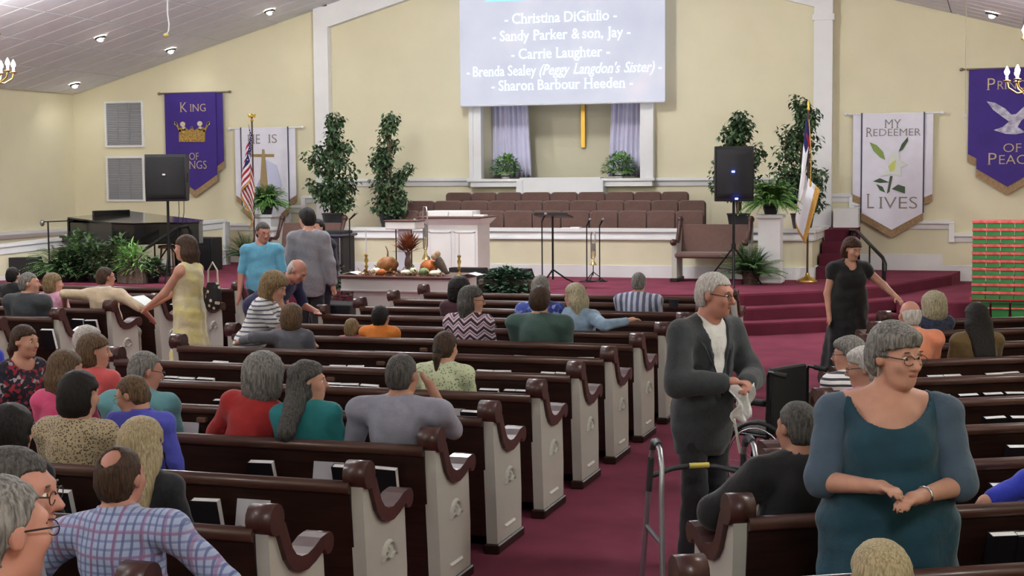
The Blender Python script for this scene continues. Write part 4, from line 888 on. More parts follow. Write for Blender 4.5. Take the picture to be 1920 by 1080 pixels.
for k in range(4): t = k*1.571+.78; G().cyl((.15*math.cos(t), .15*math.sin(t), .5), (.2*math.cos(t), .2*math.sin(t), 0), .018, n=6).obj('leg', M('stool_wood', (110, 74, 50), .5), pb)
q = uy(150, 412, 23.3); me_ = empty('boom_microphone', (q.x+.1, 22.2, S), 0, 'microphone on a boom arm over the piano', 'microphone'); G().cyl((0, 0, 0), (0, 0, q.z-S), .014, n=6).obj('pole', blackmetal, me_); G().cyl((-.1, 0, q.z-S), (.5, 0, q.z-S+.02), .01, n=6).obj('boom', blackmetal, me_); G().ball((-.12, 0, q.z-S-.02), (.04, .04, .06)).obj('mic_head', M('mic_mesh', (150, 150, 150), .4), me_); G().lathe([(.14, 0), (.14, .02), (.02, .04)], 12).obj('base', blackmetal, me_)
q = uy(425, 480, 24.6); bs = empty('bass_amplifier', (uy(385, 480, 24.8).x, 24.8, S), 0, 'black amplifier box beside the piano', 'amplifier'); G().box(-.25, .25, -.2, .2, 0, .6, .01).obj('cabinet', dark_m, bs); G().box(-.22, .22, -.21, -.2, .04, .45, .004).obj('grille', M('speaker_grille', (38, 40, 43), .7), bs)
# ------------------------------------------------------------ stacked gift boxes on green bins
bx_g, bx_r = M('gift_green', (52, 122, 64), .6, var=.06), M('gift_red', (196, 66, 66), .55, var=.12, scale=14, rgb2=(214, 120, 110))
BYY = 22.3; bw = .19; bh = .111; bx0 = uy(1823, 470, BYY).x
lidm = G().box(-bw/2-.002, bw/2+.002, -.17, .17, .068, .107, .004).mesh('lid', bx_r); bodm = G().box(-bw/2+.006, bw/2-.006, -.16, .16, 0, .07).mesh('box_body', bx_g)
zb = uy(1830, 560, BYY).z
for c in range(5):
    for r_ in range(10):
        e = empty('gift_box', (bx0+bw*(c+.5), BYY+R.uniform(-.01, .01), zb+.012+bh*r_), R.uniform(-.015, .015), f'green shoebox with red lid, stack {ORD[c]} from the left, {ORD[9-r_]} from the top', 'gift box', 'red and green gift boxes stacked by the stage'); inst('box_body', bodm, e); inst('lid', lidm, e)
tag(G().box(bx0-.03, bx0+bw*5+.05, BYY-.22, BYY+.22, zb-.004, zb+.010, .003).obj('red_cloth', M('cloth_red', (176, 36, 46), .8)), 'red cloth under the lowest row of gift boxes', 'cloth')
bing = M('bin_green', (38, 118, 58), .45)
for c in range(4):
    xx = bx0+.13+c*.262; e = empty('green_bin', (xx, BYY, 0), 0, f'green plastic bin under the gift boxes, {ORD[c]} from the left', 'bin', 'green bins under the gift boxes'); hh = zb-.006
    g = G(); g.hull([(x*s_, y*s_*.9, z) for z, s_ in ((0, .88), (hh-.04, 1)) for x in (-.118, .118) for y in (-.19, .19)]); g.obj('bin_body', bing, e); G().box(-.122, .122, -.2, .2, hh-.04, hh, .006).obj('bin_lid', bing, e); G().box(-.12, .12, -.181, -.174, hh-.12, hh-.1).obj('band', bx_r, e)
# ------------------------------------------------------------ hanging cords
a = uy(314, 0, 15); hc = empty('hanging_cord', (a.x, 15, 3.8), 0, 'white cord with a yellow plug hanging from the left ceiling slope', 'cord')
P = [uy(x, y, 15) for x, y in ((314, -10), (314, 25), (317, 45), (316, 58), (311, 66))]; o0 = Vector((a.x, 15, 3.8)); top = Vector((P[0].x, 15, roof(P[0].x)))
G().tube([q-o0 for q in [top]+P], .008, 6).obj('cord', trim_m, hc); g = G(); g.ball(P[-1]-o0, (.03, .03, .024)); g.obj('plug', M('plug_yellow', (206, 196, 110), .6), hc)
P = [uy(x, y, 18) for x, y in ((1812, -10), (1811, 100), (1810, 218))]; top = Vector((P[0].x, 18, roof(P[0].x))); e = empty('pull_cord', P[-1], 0, 'thin white pull cord hanging before the right-hand wall', 'cord'); G().tube([q-P[-1] for q in [top]+P], .004, 5).obj('cord', M('cord_yellow', (200, 194, 160), .7), e); G().ball((0, 0, 0), (.012, .012, .03)).obj('pull', trim_m, e)
# ------------------------------------------------------------ hymnals in the racks
BK = [G().box(-.078, .078, -.018, .018, 0, .004).mesh('x', None)]
def book_mesh():
    c = G(); c.box(-.074, .074, -.023, -.019, 0, .22); c.box(-.074, .074, .019, .023, 0, .22); c.box(-.074, -.07, -.019, .019, 0, .22)
    p = G(); p.box(-.07, .072, -.019, .019, .004, .218); return c.mesh('cover', bookblk), p.mesh('pages', white_m)
BC, BP = book_mesh()
mid_px = [(418, 675), (494, 676), (391, 703), (426, 744), (638, 684), (672, 683), (721, 657), (629, 721), (662, 717), (697, 722), (913, 693), (946, 697), (921, 733), (889, 770), (981, 666), (1102, 670), (1033, 697), (1060, 698), (967, 729), (990, 730), (1153, 645), (1178, 647), (500, 855), (655, 866), (725, 876), (120, 910), (396, 930), (452, 748), (310, 706), (330, 706), (356, 708)]
pam_px = [(612, 874), (845, 772), (470, 938), (345, 797)]
left_px = [(150, 597), (177, 598), (95, 616), (333, 576)]
right_px = [(1740, 692), (1769, 696), (1847, 689), (1879, 688), (1747, 730), (1797, 734), (1843, 730), (1882, 726), (1846, 768), (1890, 769), (1885, 826), (1854, 889), (1855, 983), (1905, 979)]
def put_book(px, py, kind, pam=False):
    if kind != 'r':
        q = uz(px, py, .735); k = round((q.y+.1-yc(0))/.966); Y = yc(k)-.085; x = uy(px, py, Y).x; rz = 0; row = ORD[9-k]; blk = 'middle' if kind == 'm' else 'left'; loc = (x, Y, .517)
    else:
        q = uz(px, py, .735); j = round((q.y-(q.x-RX)*math.tan(RA)+.1-ry(0))/1.068); t = (q.x-RX)/RDX; loc = (RX+t*RDX+.085*RDY, ry(j)+t*RDY-.085*RDX, .517); rz = RA; row = ORD[9-j]; blk = 'right-hand'
    if pam:
        e = empty('bulletin', loc, rz, f'pale folded bulletin in the rack of the {row} pew from the stage, {blk} block', 'bulletin', 'paper bulletins in the pew racks'); g = G(); g.box(-.09, .09, -.012, -.006, 0, .22); g.obj('leaflet', M('bulletin_grey', (186, 186, 190), .8), e, rot=(math.radians(-12), 0, 0)); return
    HB.append((row, blk, loc, rz))
HB = []
for p in mid_px: put_book(*p, 'm')
for p in pam_px: put_book(*p, 'm', True)
for p in left_px: put_book(*p, 'l')
for p in right_px: put_book(*p, 'r')
for row, blk in sorted({(h[0], h[1]) for h in HB}):
    for i, (r_, b_, loc, rz) in enumerate(sorted([h for h in HB if h[:2] == (row, blk)], key=lambda h: h[2][0])):
        e = empty('hymnal', loc, rz, f'black hymnal, {ORD[i]} from the left in the {row} pew from the stage, {blk} block', 'hymnal', 'hymnals in the pew racks')
        e.rotation_euler = (math.radians(R.uniform(13, 18)), math.radians(R.uniform(-2, 2)), rz); inst('cover', BC, e); inst('pages', BP, e)
# ------------------------------------------------------------ walking frame
alu = M('aluminium', (176, 180, 184), .35, metal=.85); greyp = M('grey_plastic', (84, 88, 92), .5)
hl = uz(1230, 828, .87); hr = uz(1405, 822, .87)
wc = (hl+hr)/2; wk = empty('walking_frame', (wc.x, wc.y, 0), math.atan2(hr.y-hl.y, hr.x-hl.x), 'aluminium walking frame with grey handles standing in the aisle', 'walking frame'); hw = (hr-hl).length/2
for s_ in (-1, 1):
    x = s_*hw
    G().tube([(x*1.08, -.24, .02), (x*1.03, -.15, .6), (x, -.13, .76), (x, -.09, .84), (x, -.02, .87), (x, .06, .85), (x, .1, .78), (x*1.03, .13, .6), (x*1.1, .24, .02)], .0145, 10).obj('side_frame', alu, wk)
    G().tube([(x, -.06, .862), (x, -.01, .872), (x, .05, .86), (x, .085, .82)], .02, 10).obj('hand_grip', greyp, wk); G().tube([(x*1.05, .155, .38), (x*1.05, -.185, .36)], .012, 8).obj('side_brace', greyp, wk)
    for y in (-.24, .24): G().cyl((x*1.09, y, 0), (x*1.09, y*.98, .05), .018, n=8).obj('foot', dark_m, wk)
    G().tube([(x, .105, .77), (x*1.03, .13, .58)], .018, 8).obj('leg_sleeve', M('dark_sleeve', (52, 56, 58), .4), wk)
G().tube([(-hw, .12, .66), (-hw*.5, .16, .69), (0, .18, .7), (hw*.5, .16, .69), (hw, .12, .66)], .0145, 8).obj('cross_tube', M('dark_sleeve', (52, 56, 58), .4), wk)
g = G(); g.tube([(-.03, .165, .7), (.08, .166, .7)], .0155, 8); g.obj('warning_label', M('yellow_label', (214, 200, 96), .6), wk)
# ------------------------------------------------------------ wheelchair
wq = uz(1484, 760, .6); wh_e = empty('wheelchair', (-1.36, 10.35, 0), math.radians(62), 'black wheelchair standing in the aisle beside the right-hand pews', 'wheelchair'); blk_c = M('wheelchair_vinyl', (24, 25, 28), .45)
G().box(-.2, .2, -.02, .03, .5, .95, .012).obj('backrest', blk_c, wh_e); G().box(-.21, .21, 0, .42, .47, .51, .012).obj('seat', blk_c, wh_e)
for s_ in (-1, 1):
    x = s_*.23
    fr = G(); fr.tube([(x, -.12, .92), (x, -.01, .93), (x, 0, .9), (x, 0, .3)], .012, 8); fr.tube([(x, 0, .7), (x, .3, .7), (x, .34, .62), (x, .36, .3)], .011, 8); fr.tube([(x, 0, .48), (x, .42, .48), (x, .5, .12)], .011, 8); fr.obj('frame', blackmetal, wh_e)
    G().cyl((x, -.16, .915), (x, -.06, .925), .018, n=8).obj('push_handle', dark_m, wh_e)
    G().box(x-.03, x+.03, .02, .3, .7, .735, .01).obj('armrest', blk_c, wh_e)
    g = G(); xx = x+s_*.05; g.tube([(xx, .03+.3*math.cos(t*.2618), .3+.285*math.sin(t*.2618)) for t in range(24)], .015, 7, closed=True); w1 = g.obj('wheel', dark_m, wh_e)
    g = G(); g.tube([(xx+s_*.03, .03+.25*math.cos(t*.2618), .3+.25*math.sin(t*.2618)) for t in range(24)], .007, 6, closed=True); g.obj('hand_rim', silver_m, w1)
    g = G()
    for t in range(12): g.cyl((xx, .03, .3), (xx, .03+.28*math.cos(t*.5236), .3+.28*math.sin(t*.5236)), .002, n=3)
    g.cyl((xx-.03, .03, .3), (xx+.03, .03, .3), .02, n=8); g.obj('spokes', silver_m, w1)
    G().cyl((x-.012, .48, .09), (x+.012, .48, .09), .09, n=16).obj('caster', dark_m, wh_e); G().box(x-.07 if s_ > 0 else x, x if s_ > 0 else x+.07, .48, .64, .12, .14).obj('footplate', dark_m, wh_e)
G().tube([(-.3, .18, .36), (-.34, .2, .6)], .01, 6).obj('brake_lever', M('lever_white', (220, 220, 200), .5), wh_e)
# bags
bp = empty('floral_tote', (uy(408, 560, 14.9).x, 14.9, .6), 0, 'black and cream floral tote bag hung behind the woman in yellow', 'bag')
fm, nt, b = nodes('floral_bag'); tc = N(nt, 'ShaderNodeTexCoord'); vo = N(nt, 'ShaderNodeTexVoronoi'); vo.inputs['Scale'].default_value = 18; nt.links.new(tc.outputs['Object'], vo.inputs[0]); r = ramp(nt, vo.outputs['Distance'], [(.25, lin((214, 206, 178))), (.35, lin((30, 28, 30)))]); nt.links.new(r.outputs[0], b.inputs['Base Color']); b.inputs['Roughness'].default_value = .8
g = G(); g.lathe([(.03, 0), (.07, .02), (.09, .1), (.085, .22), (.06, .28)], 14, (0, 0, .1), .5); g.obj('bag_body', fm, bp); G().tube([(-.055, 0, .36), (-.05, 0, .5), (0, 0, .58), (.05, 0, .5), (.055, 0, .36)], .009, 6).obj('strap', M('strap_cream', (206, 200, 178), .8), bp)
# ------------------------------------------------------------ people: bodies and clothes grown from smooth-blended shapes
def V3(*a): return np.array(a, dtype=np.float64)
def nrm(v): return v/(np.linalg.norm(v)+1e-9)
def rotm(yaw=0, pitch=0, roll=0):
    """yaw left +, pitch forward/down +, roll to the right +  (degrees); x right, y forward, z up"""
    a, b, c = np.radians([yaw, -pitch, roll]); 
    Rz = np.array([[np.cos(a), -np.sin(a), 0], [np.sin(a), np.cos(a), 0], [0, 0, 1]]); Rx = np.array([[1, 0, 0], [0, np.cos(b), -np.sin(b)], [0, np.sin(b), np.cos(b)]]); Ry = np.array([[np.cos(c), 0, np.sin(c)], [0, 1, 0], [-np.sin(c), 0, np.cos(c)]])
    return Rz @ Rx @ Ry
class SD:
    def __init__(s): s.p = []
    def e(s, c, r, R_=None, k=.03, op=1): s.p.append(('e', np.array(c, float), np.array(r, float) if np.ndim(r) else np.full(3, float(r)), R_, k, op)); return s
    def c(s, a, b, r0, r1=None, k=.03, op=1): s.p.append(('c', np.array(a, float), np.array(b, float), float(r0), float(r0 if r1 is None else r1), k, op)); return s
    def chain(s, pts, rs, k=.02):
        for i in range(len(pts)-1): s.c(pts[i], pts[i+1], rs[i], rs[i+1], k)
        return s
    def cut(s, fn): s.p.append(('f', fn)); return s
    def mesh(s, h, name, noise=None):
        lo = np.full(3, 1e9); hi = -lo
        for q in s.p:
            if q[0] == 'e' and q[5] > 0: m_ = max(q[2]) if q[3] is not None else q[2]; lo = np.minimum(lo, q[1]-m_); hi = np.maximum(hi, q[1]+m_)
            elif q[0] == 'c' and q[6] > 0: m_ = max(q[3], q[4]); lo = np.minimum(lo, np.minimum(q[1], q[2])-m_); hi = np.maximum(hi, np.maximum(q[1], q[2])+m_)
        lo -= .03+2*h; hi += .03+2*h; n = np.ceil((hi-lo)/h).astype(int)+1
        F = np.full(n, .2, np.float32); ax = [lo[i]+h*np.arange(n[i]) for i in range(3)]
        for q in s.p:
            if q[0] == 'f':
                X, Y, Z = np.meshgrid(*ax, indexing='ij', sparse=True); F = np.maximum(F, q[1](X, Y, Z).astype(np.float32)); continue
            if q[0] == 'e': m_ = (max(q[2]) if q[3] is not None else q[2])+np.zeros(3); a0, b0 = q[1]-m_, q[1]+m_; k, op = q[4], q[5]
            else: m_ = max(q[3], q[4]); a0, b0 = np.minimum(q[1], q[2])-m_, np.maximum(q[1], q[2])+m_; k, op = q[5], q[6]
            mg = k+3*h; i0 = np.clip(np.floor((a0-mg-lo)/h).astype(int), 0, n-1); i1 = np.clip(np.ceil((b0+mg-lo)/h).astype(int)+1, 1, n)
            if np.any(i1 <= i0): continue
            sl = tuple(slice(a, b) for a, b in zip(i0, i1)); X, Y, Z = np.meshgrid(*[ax[i][sl[i]] for i in range(3)], indexing='ij', sparse=True)
            if q[0] == 'e':
                dx, dy, dz = X-q[1][0], Y-q[1][1], Z-q[1][2]
                if q[3] is not None: Q = q[3]; dx, dy, dz = Q[0, 0]*dx+Q[1, 0]*dy+Q[2, 0]*dz, Q[0, 1]*dx+Q[1, 1]*dy+Q[2, 1]*dz, Q[0, 2]*dx+Q[1, 2]*dy+Q[2, 2]*dz
                r = q[2]; k0 = np.sqrt((dx/r[0])**2+(dy/r[1])**2+(dz/r[2])**2); k1 = np.sqrt((dx/r[0]**2)**2+(dy/r[1]**2)**2+(dz/r[2]**2)**2); d = k0*(k0-1)/np.maximum(k1, 1e-6)
            else:
                ba = q[2]-q[1]; L2 = max(ba@ba, 1e-9); t = np.clip(((X-q[1][0])*ba[0]+(Y-q[1][1])*ba[1]+(Z-q[1][2])*ba[2])/L2, 0, 1)
                d = np.sqrt((X-q[1][0]-ba[0]*t)**2+(Y-q[1][1]-ba[1]*t)**2+(Z-q[1][2]-ba[2]*t)**2)-(q[3]+(q[4]-q[3])*t)
            S0 = F[sl]
            if op > 0: hh = np.maximum(k-np.abs(S0-d), 0)/k; F[sl] = np.minimum(S0, d)-hh*hh*k*.25
            else: hh = np.maximum(k-np.abs(S0+d), 0)/k; F[sl] = np.maximum(S0, -d)+hh*hh*k*.25
        if noise:
            X, Y, Z = np.meshgrid(*ax, indexing='ij', sparse=True); F = F+noise(X, Y, Z).astype(np.float32)
        F[0] = F[-1] = .2; F[:, 0] = F[:, -1] = .2; F[:, :, 0] = F[:, :, -1] = .2
        return nets(F, lo, h, name)
def nets(F, lo, h, name):
    I = F < 0; nx, ny, nz = F.shape
    c = np.zeros((nx-1, ny-1, nz-1), np.int8)
    for dx in (0, 1):
        for dy in (0, 1):
            for dz in (0, 1): c += I[dx:nx-1+dx, dy:ny-1+dy, dz:nz-1+dz]
    act = np.argwhere((c > 0) & (c < 8)); idx = np.full(c.shape, -1, np.int32); idx[tuple(act.T)] = np.arange(len(act))
    acc = np.zeros((len(act), 3)); cnt = np.zeros(len(act)); i, j, k = act.T
    for ax_ in range(3):
        for u in (0, 1):
            for v in (0, 1):
                o = [0, 0, 0]; o[(ax_+1) % 3] = u; o[(ax_+2) % 3] = v; o2 = list(o); o2[ax_] = 1
                a = F[i+o[0], j+o[1], k+o[2]]; b = F[i+o2[0], j+o2[1], k+o2[2]]; m_ = (a < 0) != (b < 0); t = np.where(m_, a/np.where(m_, a-b, 1), 0)
                p = np.tile(np.array(o, float), (len(act), 1)); p[:, ax_] = t; acc[m_] += p[m_]; cnt[m_] += 1
    vs_ = lo+h*(act+acc/np.maximum(cnt, 1)[:, None]); quads = []
    for ax_ in range(3):
        a = [slice(None)]*3; b = [slice(None)]*3; a[ax_] = slice(0, -1); b[ax_] = slice(1, None)
        ed = np.argwhere(I[tuple(a)] != I[tuple(b)]); s0 = I[tuple(a)][tuple(ed.T)]; p, q = (ax_+1) % 3, (ax_+2) % 3
        ok = (ed[:, p] > 0) & (ed[:, q] > 0) & (ed[:, p] < F.shape[p]-1) & (ed[:, q] < F.shape[q]-1); ed = ed[ok]; s0 = s0[ok]
        def cell(du, dv): e_ = ed.copy(); e_[:, p] -= du; e_[:, q] -= dv; return idx[tuple(e_.T)]
        f = np.stack([cell(1, 1), cell(0, 1), cell(0, 0), cell(1, 0)], 1); f[~s0] = f[~s0][:, ::-1]; quads.append(f)
    fq = np.concatenate(quads); me = bpy.data.meshes.new(name)
    me.vertices.add(len(vs_)); me.vertices.foreach_set('co', vs_.astype(np.float32).ravel()); me.loops.add(len(fq)*4); me.loops.foreach_set('vertex_index', fq.astype(np.int32).ravel())
    me.polygons.add(len(fq)); me.polygons.foreach_set('loop_start', np.arange(0, len(fq)*4, 4, dtype=np.int32)); me.polygons.foreach_set('loop_total', np.full(len(fq), 4, np.int32)); me.polygons.foreach_set('use_smooth', np.ones(len(fq), bool)); me.update(calc_edges=True); me.validate()
    return me
# materials for people
SK = {'fair': M('skin_fair', (200, 152, 130), .55, var=.05, scale=20, spec=.3), 'tan': M('skin_tan', (176, 130, 108), .55, var=.05, scale=20, spec=.3), 'ruddy': M('skin_ruddy', (190, 136, 118), .5, var=.06, scale=14, spec=.35), 'dark': M('skin_dark', (120, 80, 60), .5, var=.05, scale=20, spec=.35)}
def hairmat(name, a, b, sc=40, st=(3, 3, .35)):
    return M('hair_'+name, a, .55, rgb2=b, scale=sc, stretch=st, bump=.7, bscale=sc*2, spec=.3)
HM = {'grey': hairmat('grey', (150, 148, 142), (84, 82, 78)), 'white': hairmat('white', (222, 219, 212), (166, 162, 156)), 'dkgrey': hairmat('dkgrey', (96, 94, 90), (48, 46, 44)), 'black': hairmat('black', (34, 28, 26), (14, 12, 12)), 'brown': hairmat('brown', (84, 62, 44), (40, 28, 20)), 'ltbrown': hairmat('ltbrown', (122, 98, 70), (66, 50, 36)), 'blond': hairmat('blond', (204, 190, 152), (150, 134, 98), 30, (6, 6, .2)), 'sandy': hairmat('sandy', (156, 132, 92), (96, 78, 54)), 'silverblond': hairmat('silverblond', (196, 188, 158), (140, 130, 104)), 'auburn': hairmat('auburn', (86, 50, 34), (40, 22, 16))}
def F(name, rgb, **kw): return M('fabric_'+name, rgb, kw.pop('rough', .85), var=kw.pop('var', .07), scale=kw.pop('scale', 10), bump=kw.pop('bump', .45), bscale=kw.pop('bscale', 10), bdist=.03, sheen=.15, **kw)
def pattern(name, build):
    m, nt, b = nodes('fabric_'+name); tc = N(nt, 'ShaderNodeTexCoord'); sp_ = N(nt, 'ShaderNodeSeparateXYZ'); nt.links.new(tc.outputs['Object'], sp_.inputs[0])
    def mth(op, a, c=0.0, d=None):
        n_ = N(nt, 'ShaderNodeMath', operation=op)
        for i, v in enumerate((a, c, d)):
            if v is None: continue
            if isinstance(v, (int, float)): n_.inputs[i].default_value = v
            else: nt.links.new(v, n_.inputs[i])
        return n_.outputs[0]
    col = build(nt, tc.outputs['Object'], sp_.outputs, mth); nt.links.new(col, b.inputs['Base Color']); b.inputs['Roughness'].default_value = .85; b.inputs['Sheen Weight'].default_value = .15
    n2 = N(nt, 'ShaderNodeTexNoise'); n2.inputs['Scale'].default_value = 15; n2.inputs['Detail'].default_value = 3; nt.links.new(tc.outputs['Object'], n2.inputs[0]); bp_ = N(nt, 'ShaderNodeBump'); bp_.inputs['Strength'].default_value = .4; bp_.inputs['Distance'].default_value = .03; nt.links.new(n2.outputs['Fac'], bp_.inputs['Height']); nt.links.new(bp_.outputs[0], b.inputs['Normal']); return m
def mixc(nt, f, a, b):
    n_ = N(nt, 'ShaderNodeMix', data_type='RGBA'); 
    if isinstance(f, float): n_.inputs[0].default_value = f
    else: nt.links.new(f, n_.inputs[0])
    for i, c in ((6, a), (7, b)):
        if isinstance(c, tuple): n_.inputs[i].default_value = (*lin(c), 1)
        else: nt.links.new(c, n_.inputs[i])
    return n_.outputs[2]
def p_stripes(axis, freq, a, b, duty=.5):
    def f(nt, P, s, mth): return mixc(nt, mth('LESS_THAN', mth('FRACT', mth('MULTIPLY', s[axis], freq)), duty), a, b)
    return f
def p_plaid(nt, P, s, mth):
    c = mixc(nt, mth('MULTIPLY', mth('LESS_THAN', mth('FRACT', mth('MULTIPLY', s[0], 34)), .3), .75), (168, 184, 214), (84, 92, 150)); c = mixc(nt, mth('MULTIPLY', mth('LESS_THAN', mth('FRACT', mth('MULTIPLY', s[2], 34)), .3), .6), c, (90, 104, 158)); c = mixc(nt, mth('MULTIPLY', mth('LESS_THAN', mth('FRACT', mth('MULTIPLY', s[0], 11)), .14), .6), c, (150, 96, 140)); return mixc(nt, mth('MULTIPLY', mth('LESS_THAN', mth('FRACT', mth('MULTIPLY', s[2], 11)), .14), .5), c, (160, 110, 150))
def p_zig(nt, P, s, mth):
    zz = mth('ABSOLUTE', mth('SUBTRACT', mth('FRACT', mth('MULTIPLY', s[0], 9)), .5)); t = mth('FRACT', mth('ADD', mth('MULTIPLY', s[2], 14), mth('MULTIPLY', zz, 1.4))); c = mixc(nt, mth('LESS_THAN', t, .38), (214, 196, 206), (58, 36, 54)); return mixc(nt, mth('LESS_THAN', mth('ABSOLUTE', mth('SUBTRACT', t, .75)), .07), c, (110, 60, 90))
def p_spots(scale, a, b, lo=.25, hi=.4):
    def f(nt, P, s, mth):
        v = N(nt, 'ShaderNodeTexVoronoi'); v.inputs['Scale'].default_value = scale; nt.links.new(P, v.inputs[0]); return ramp(nt, v.outputs['Distance'], [(lo, lin(a)), (hi, lin(b))]).outputs[0]
    return f
def p_floral(nt, P, s, mth):
    v = N(nt, 'ShaderNodeTexVoronoi'); v.inputs['Scale'].default_value = 48; nt.links.new(P, v.inputs[0]); c = ramp(nt, v.outputs['Color'], [(.0, lin((28, 28, 42))), (.45, lin((30, 30, 46))), (.5, lin((150, 40, 56))), (.68, lin((40, 40, 60))), (.78, lin((168, 160, 164)))], True).outputs[0]; return c
def p_plaidblue(nt, P, s, mth):
    c = mixc(nt, mth('LESS_THAN', mth('FRACT', mth('MULTIPLY', s[0], 22)), .3), (70, 90, 170), (190, 200, 230)); v = N(nt, 'ShaderNodeTexVoronoi'); v.inputs['Scale'].default_value = 30; nt.links.new(P, v.inputs[0]); return ramp(nt, v.outputs['Color'], [(0, lin((40, 48, 110))), (.5, lin((64, 84, 170))), (.75, lin((120, 140, 200)))], True).outputs[0]
C_ = dict(plaid=pattern('plaid_shirt', p_plaid), zig=pattern('zigzag_knit', p_zig), leopard=pattern('leopard', p_spots(85, (70, 60, 46), (178, 162, 130), .25, .45)), floral=pattern('floral_dress', p_floral), greenprint=pattern('green_print', p_spots(60, (96, 120, 84), (206, 216, 178), .2, .36)), bluefloral=pattern('blue_floral', p_plaidblue),
  stripe_tee=pattern('striped_tee', p_stripes(2, 26, (226, 226, 226), (92, 100, 116), .35)), stripe_v=pattern('striped_shirt', p_stripes(0, 16, (196, 200, 214), (98, 108, 138), .5)), stripe_w=pattern('striped_blouse', p_stripes(2, 26, (232, 232, 232), (60, 60, 70), .4)), yellowprint=pattern('yellow_dress', p_spots(7, (222, 212, 142), (212, 206, 168), .3, .7)),
  black=F('black', (20, 20, 22)), blackprint=F('blackprint', (30, 32, 38), var=.3, scale=60), suit=F('suit', (56, 61, 64), scale=30), suit_dk=F('suit_dk', (36, 40, 44)), suit_bk=F('suit_bk', (22, 23, 26)), greysuit=F('greysuit', (134, 134, 140), scale=40), navy=F('navy', (34, 34, 76)), navysuit=F('navysuit', (26, 28, 44)), aqua=F('aqua', (104, 160, 166)), polo=F('polo', (98, 168, 196)), red=F('red', (168, 38, 38)), teal=F('teal', (36, 132, 136)), greyT=F('greyT', (142, 144, 158)), green=F('green', (62, 88, 82)), denim=F('denim', (140, 166, 188), scale=20, var=.12), orange=F('orange', (222, 130, 48)), peach=F('peach', (226, 142, 108)), cream=F('cream', (206, 188, 158)), white=F('white', (228, 228, 224)), blue=F('blue', (84, 90, 200)), pink=F('pink', (216, 80, 126)), coral=F('coral', (216, 96, 96)), lpink=F('lpink', (214, 160, 184), var=.2, scale=25), grey=F('grey', (92, 94, 102)), navytop=F('navytop', (36, 50, 92)), olive=F('olive', (98, 78, 40)), tealdress=F('tealdress', (20, 66, 82), var=.18, scale=3.5), sheer=F('sheer', (70, 90, 108)), maroon=F('maroon', (64, 30, 42)), royal=F('royal', (44, 60, 190)), khaki=F('khaki', (130, 122, 104)), jeans=F('jeans', (52, 60, 82)), dkpants=F('dkpants', (30, 32, 36)), shoe=M('shoe_leather', (26, 24, 24), .4), navyfl=F('navyfl', (52, 60, 84), var=.4, scale=40))
eye_w = M('eye_white', (226, 222, 216), .3); eye_d = M('eye_iris', (60, 48, 40), .3); lip_m = M('lips', (168, 96, 90), .5); brow_m = M('brow', (92, 78, 64), .8); glassf = M('glasses_frame', (50, 46, 44), .35, metal=.4); teeth = None
def fold(amp, f=38):
    return lambda X, Y, Z: amp*(np.sin(f*X*.7+9*Z+3*np.sin(11*Y))*np.sin(f*.55*Z+6*X)+.5*np.sin(f*1.6*Z+14*X+5*Y))
def two_bone(S_, T, l1, l2, pole):
    d = T-S_; L = np.linalg.norm(d); L2 = min(L, (l1+l2)*.995); u = d/(L+1e-9); T = S_+u*L2; a = (l1*l1-l2*l2+L2*L2)/(2*L2); hgt = math.sqrt(max(l1*l1-a*a, 0)); p = pole-u*(pole@u); return S_+u*a+nrm(p)*hgt, T
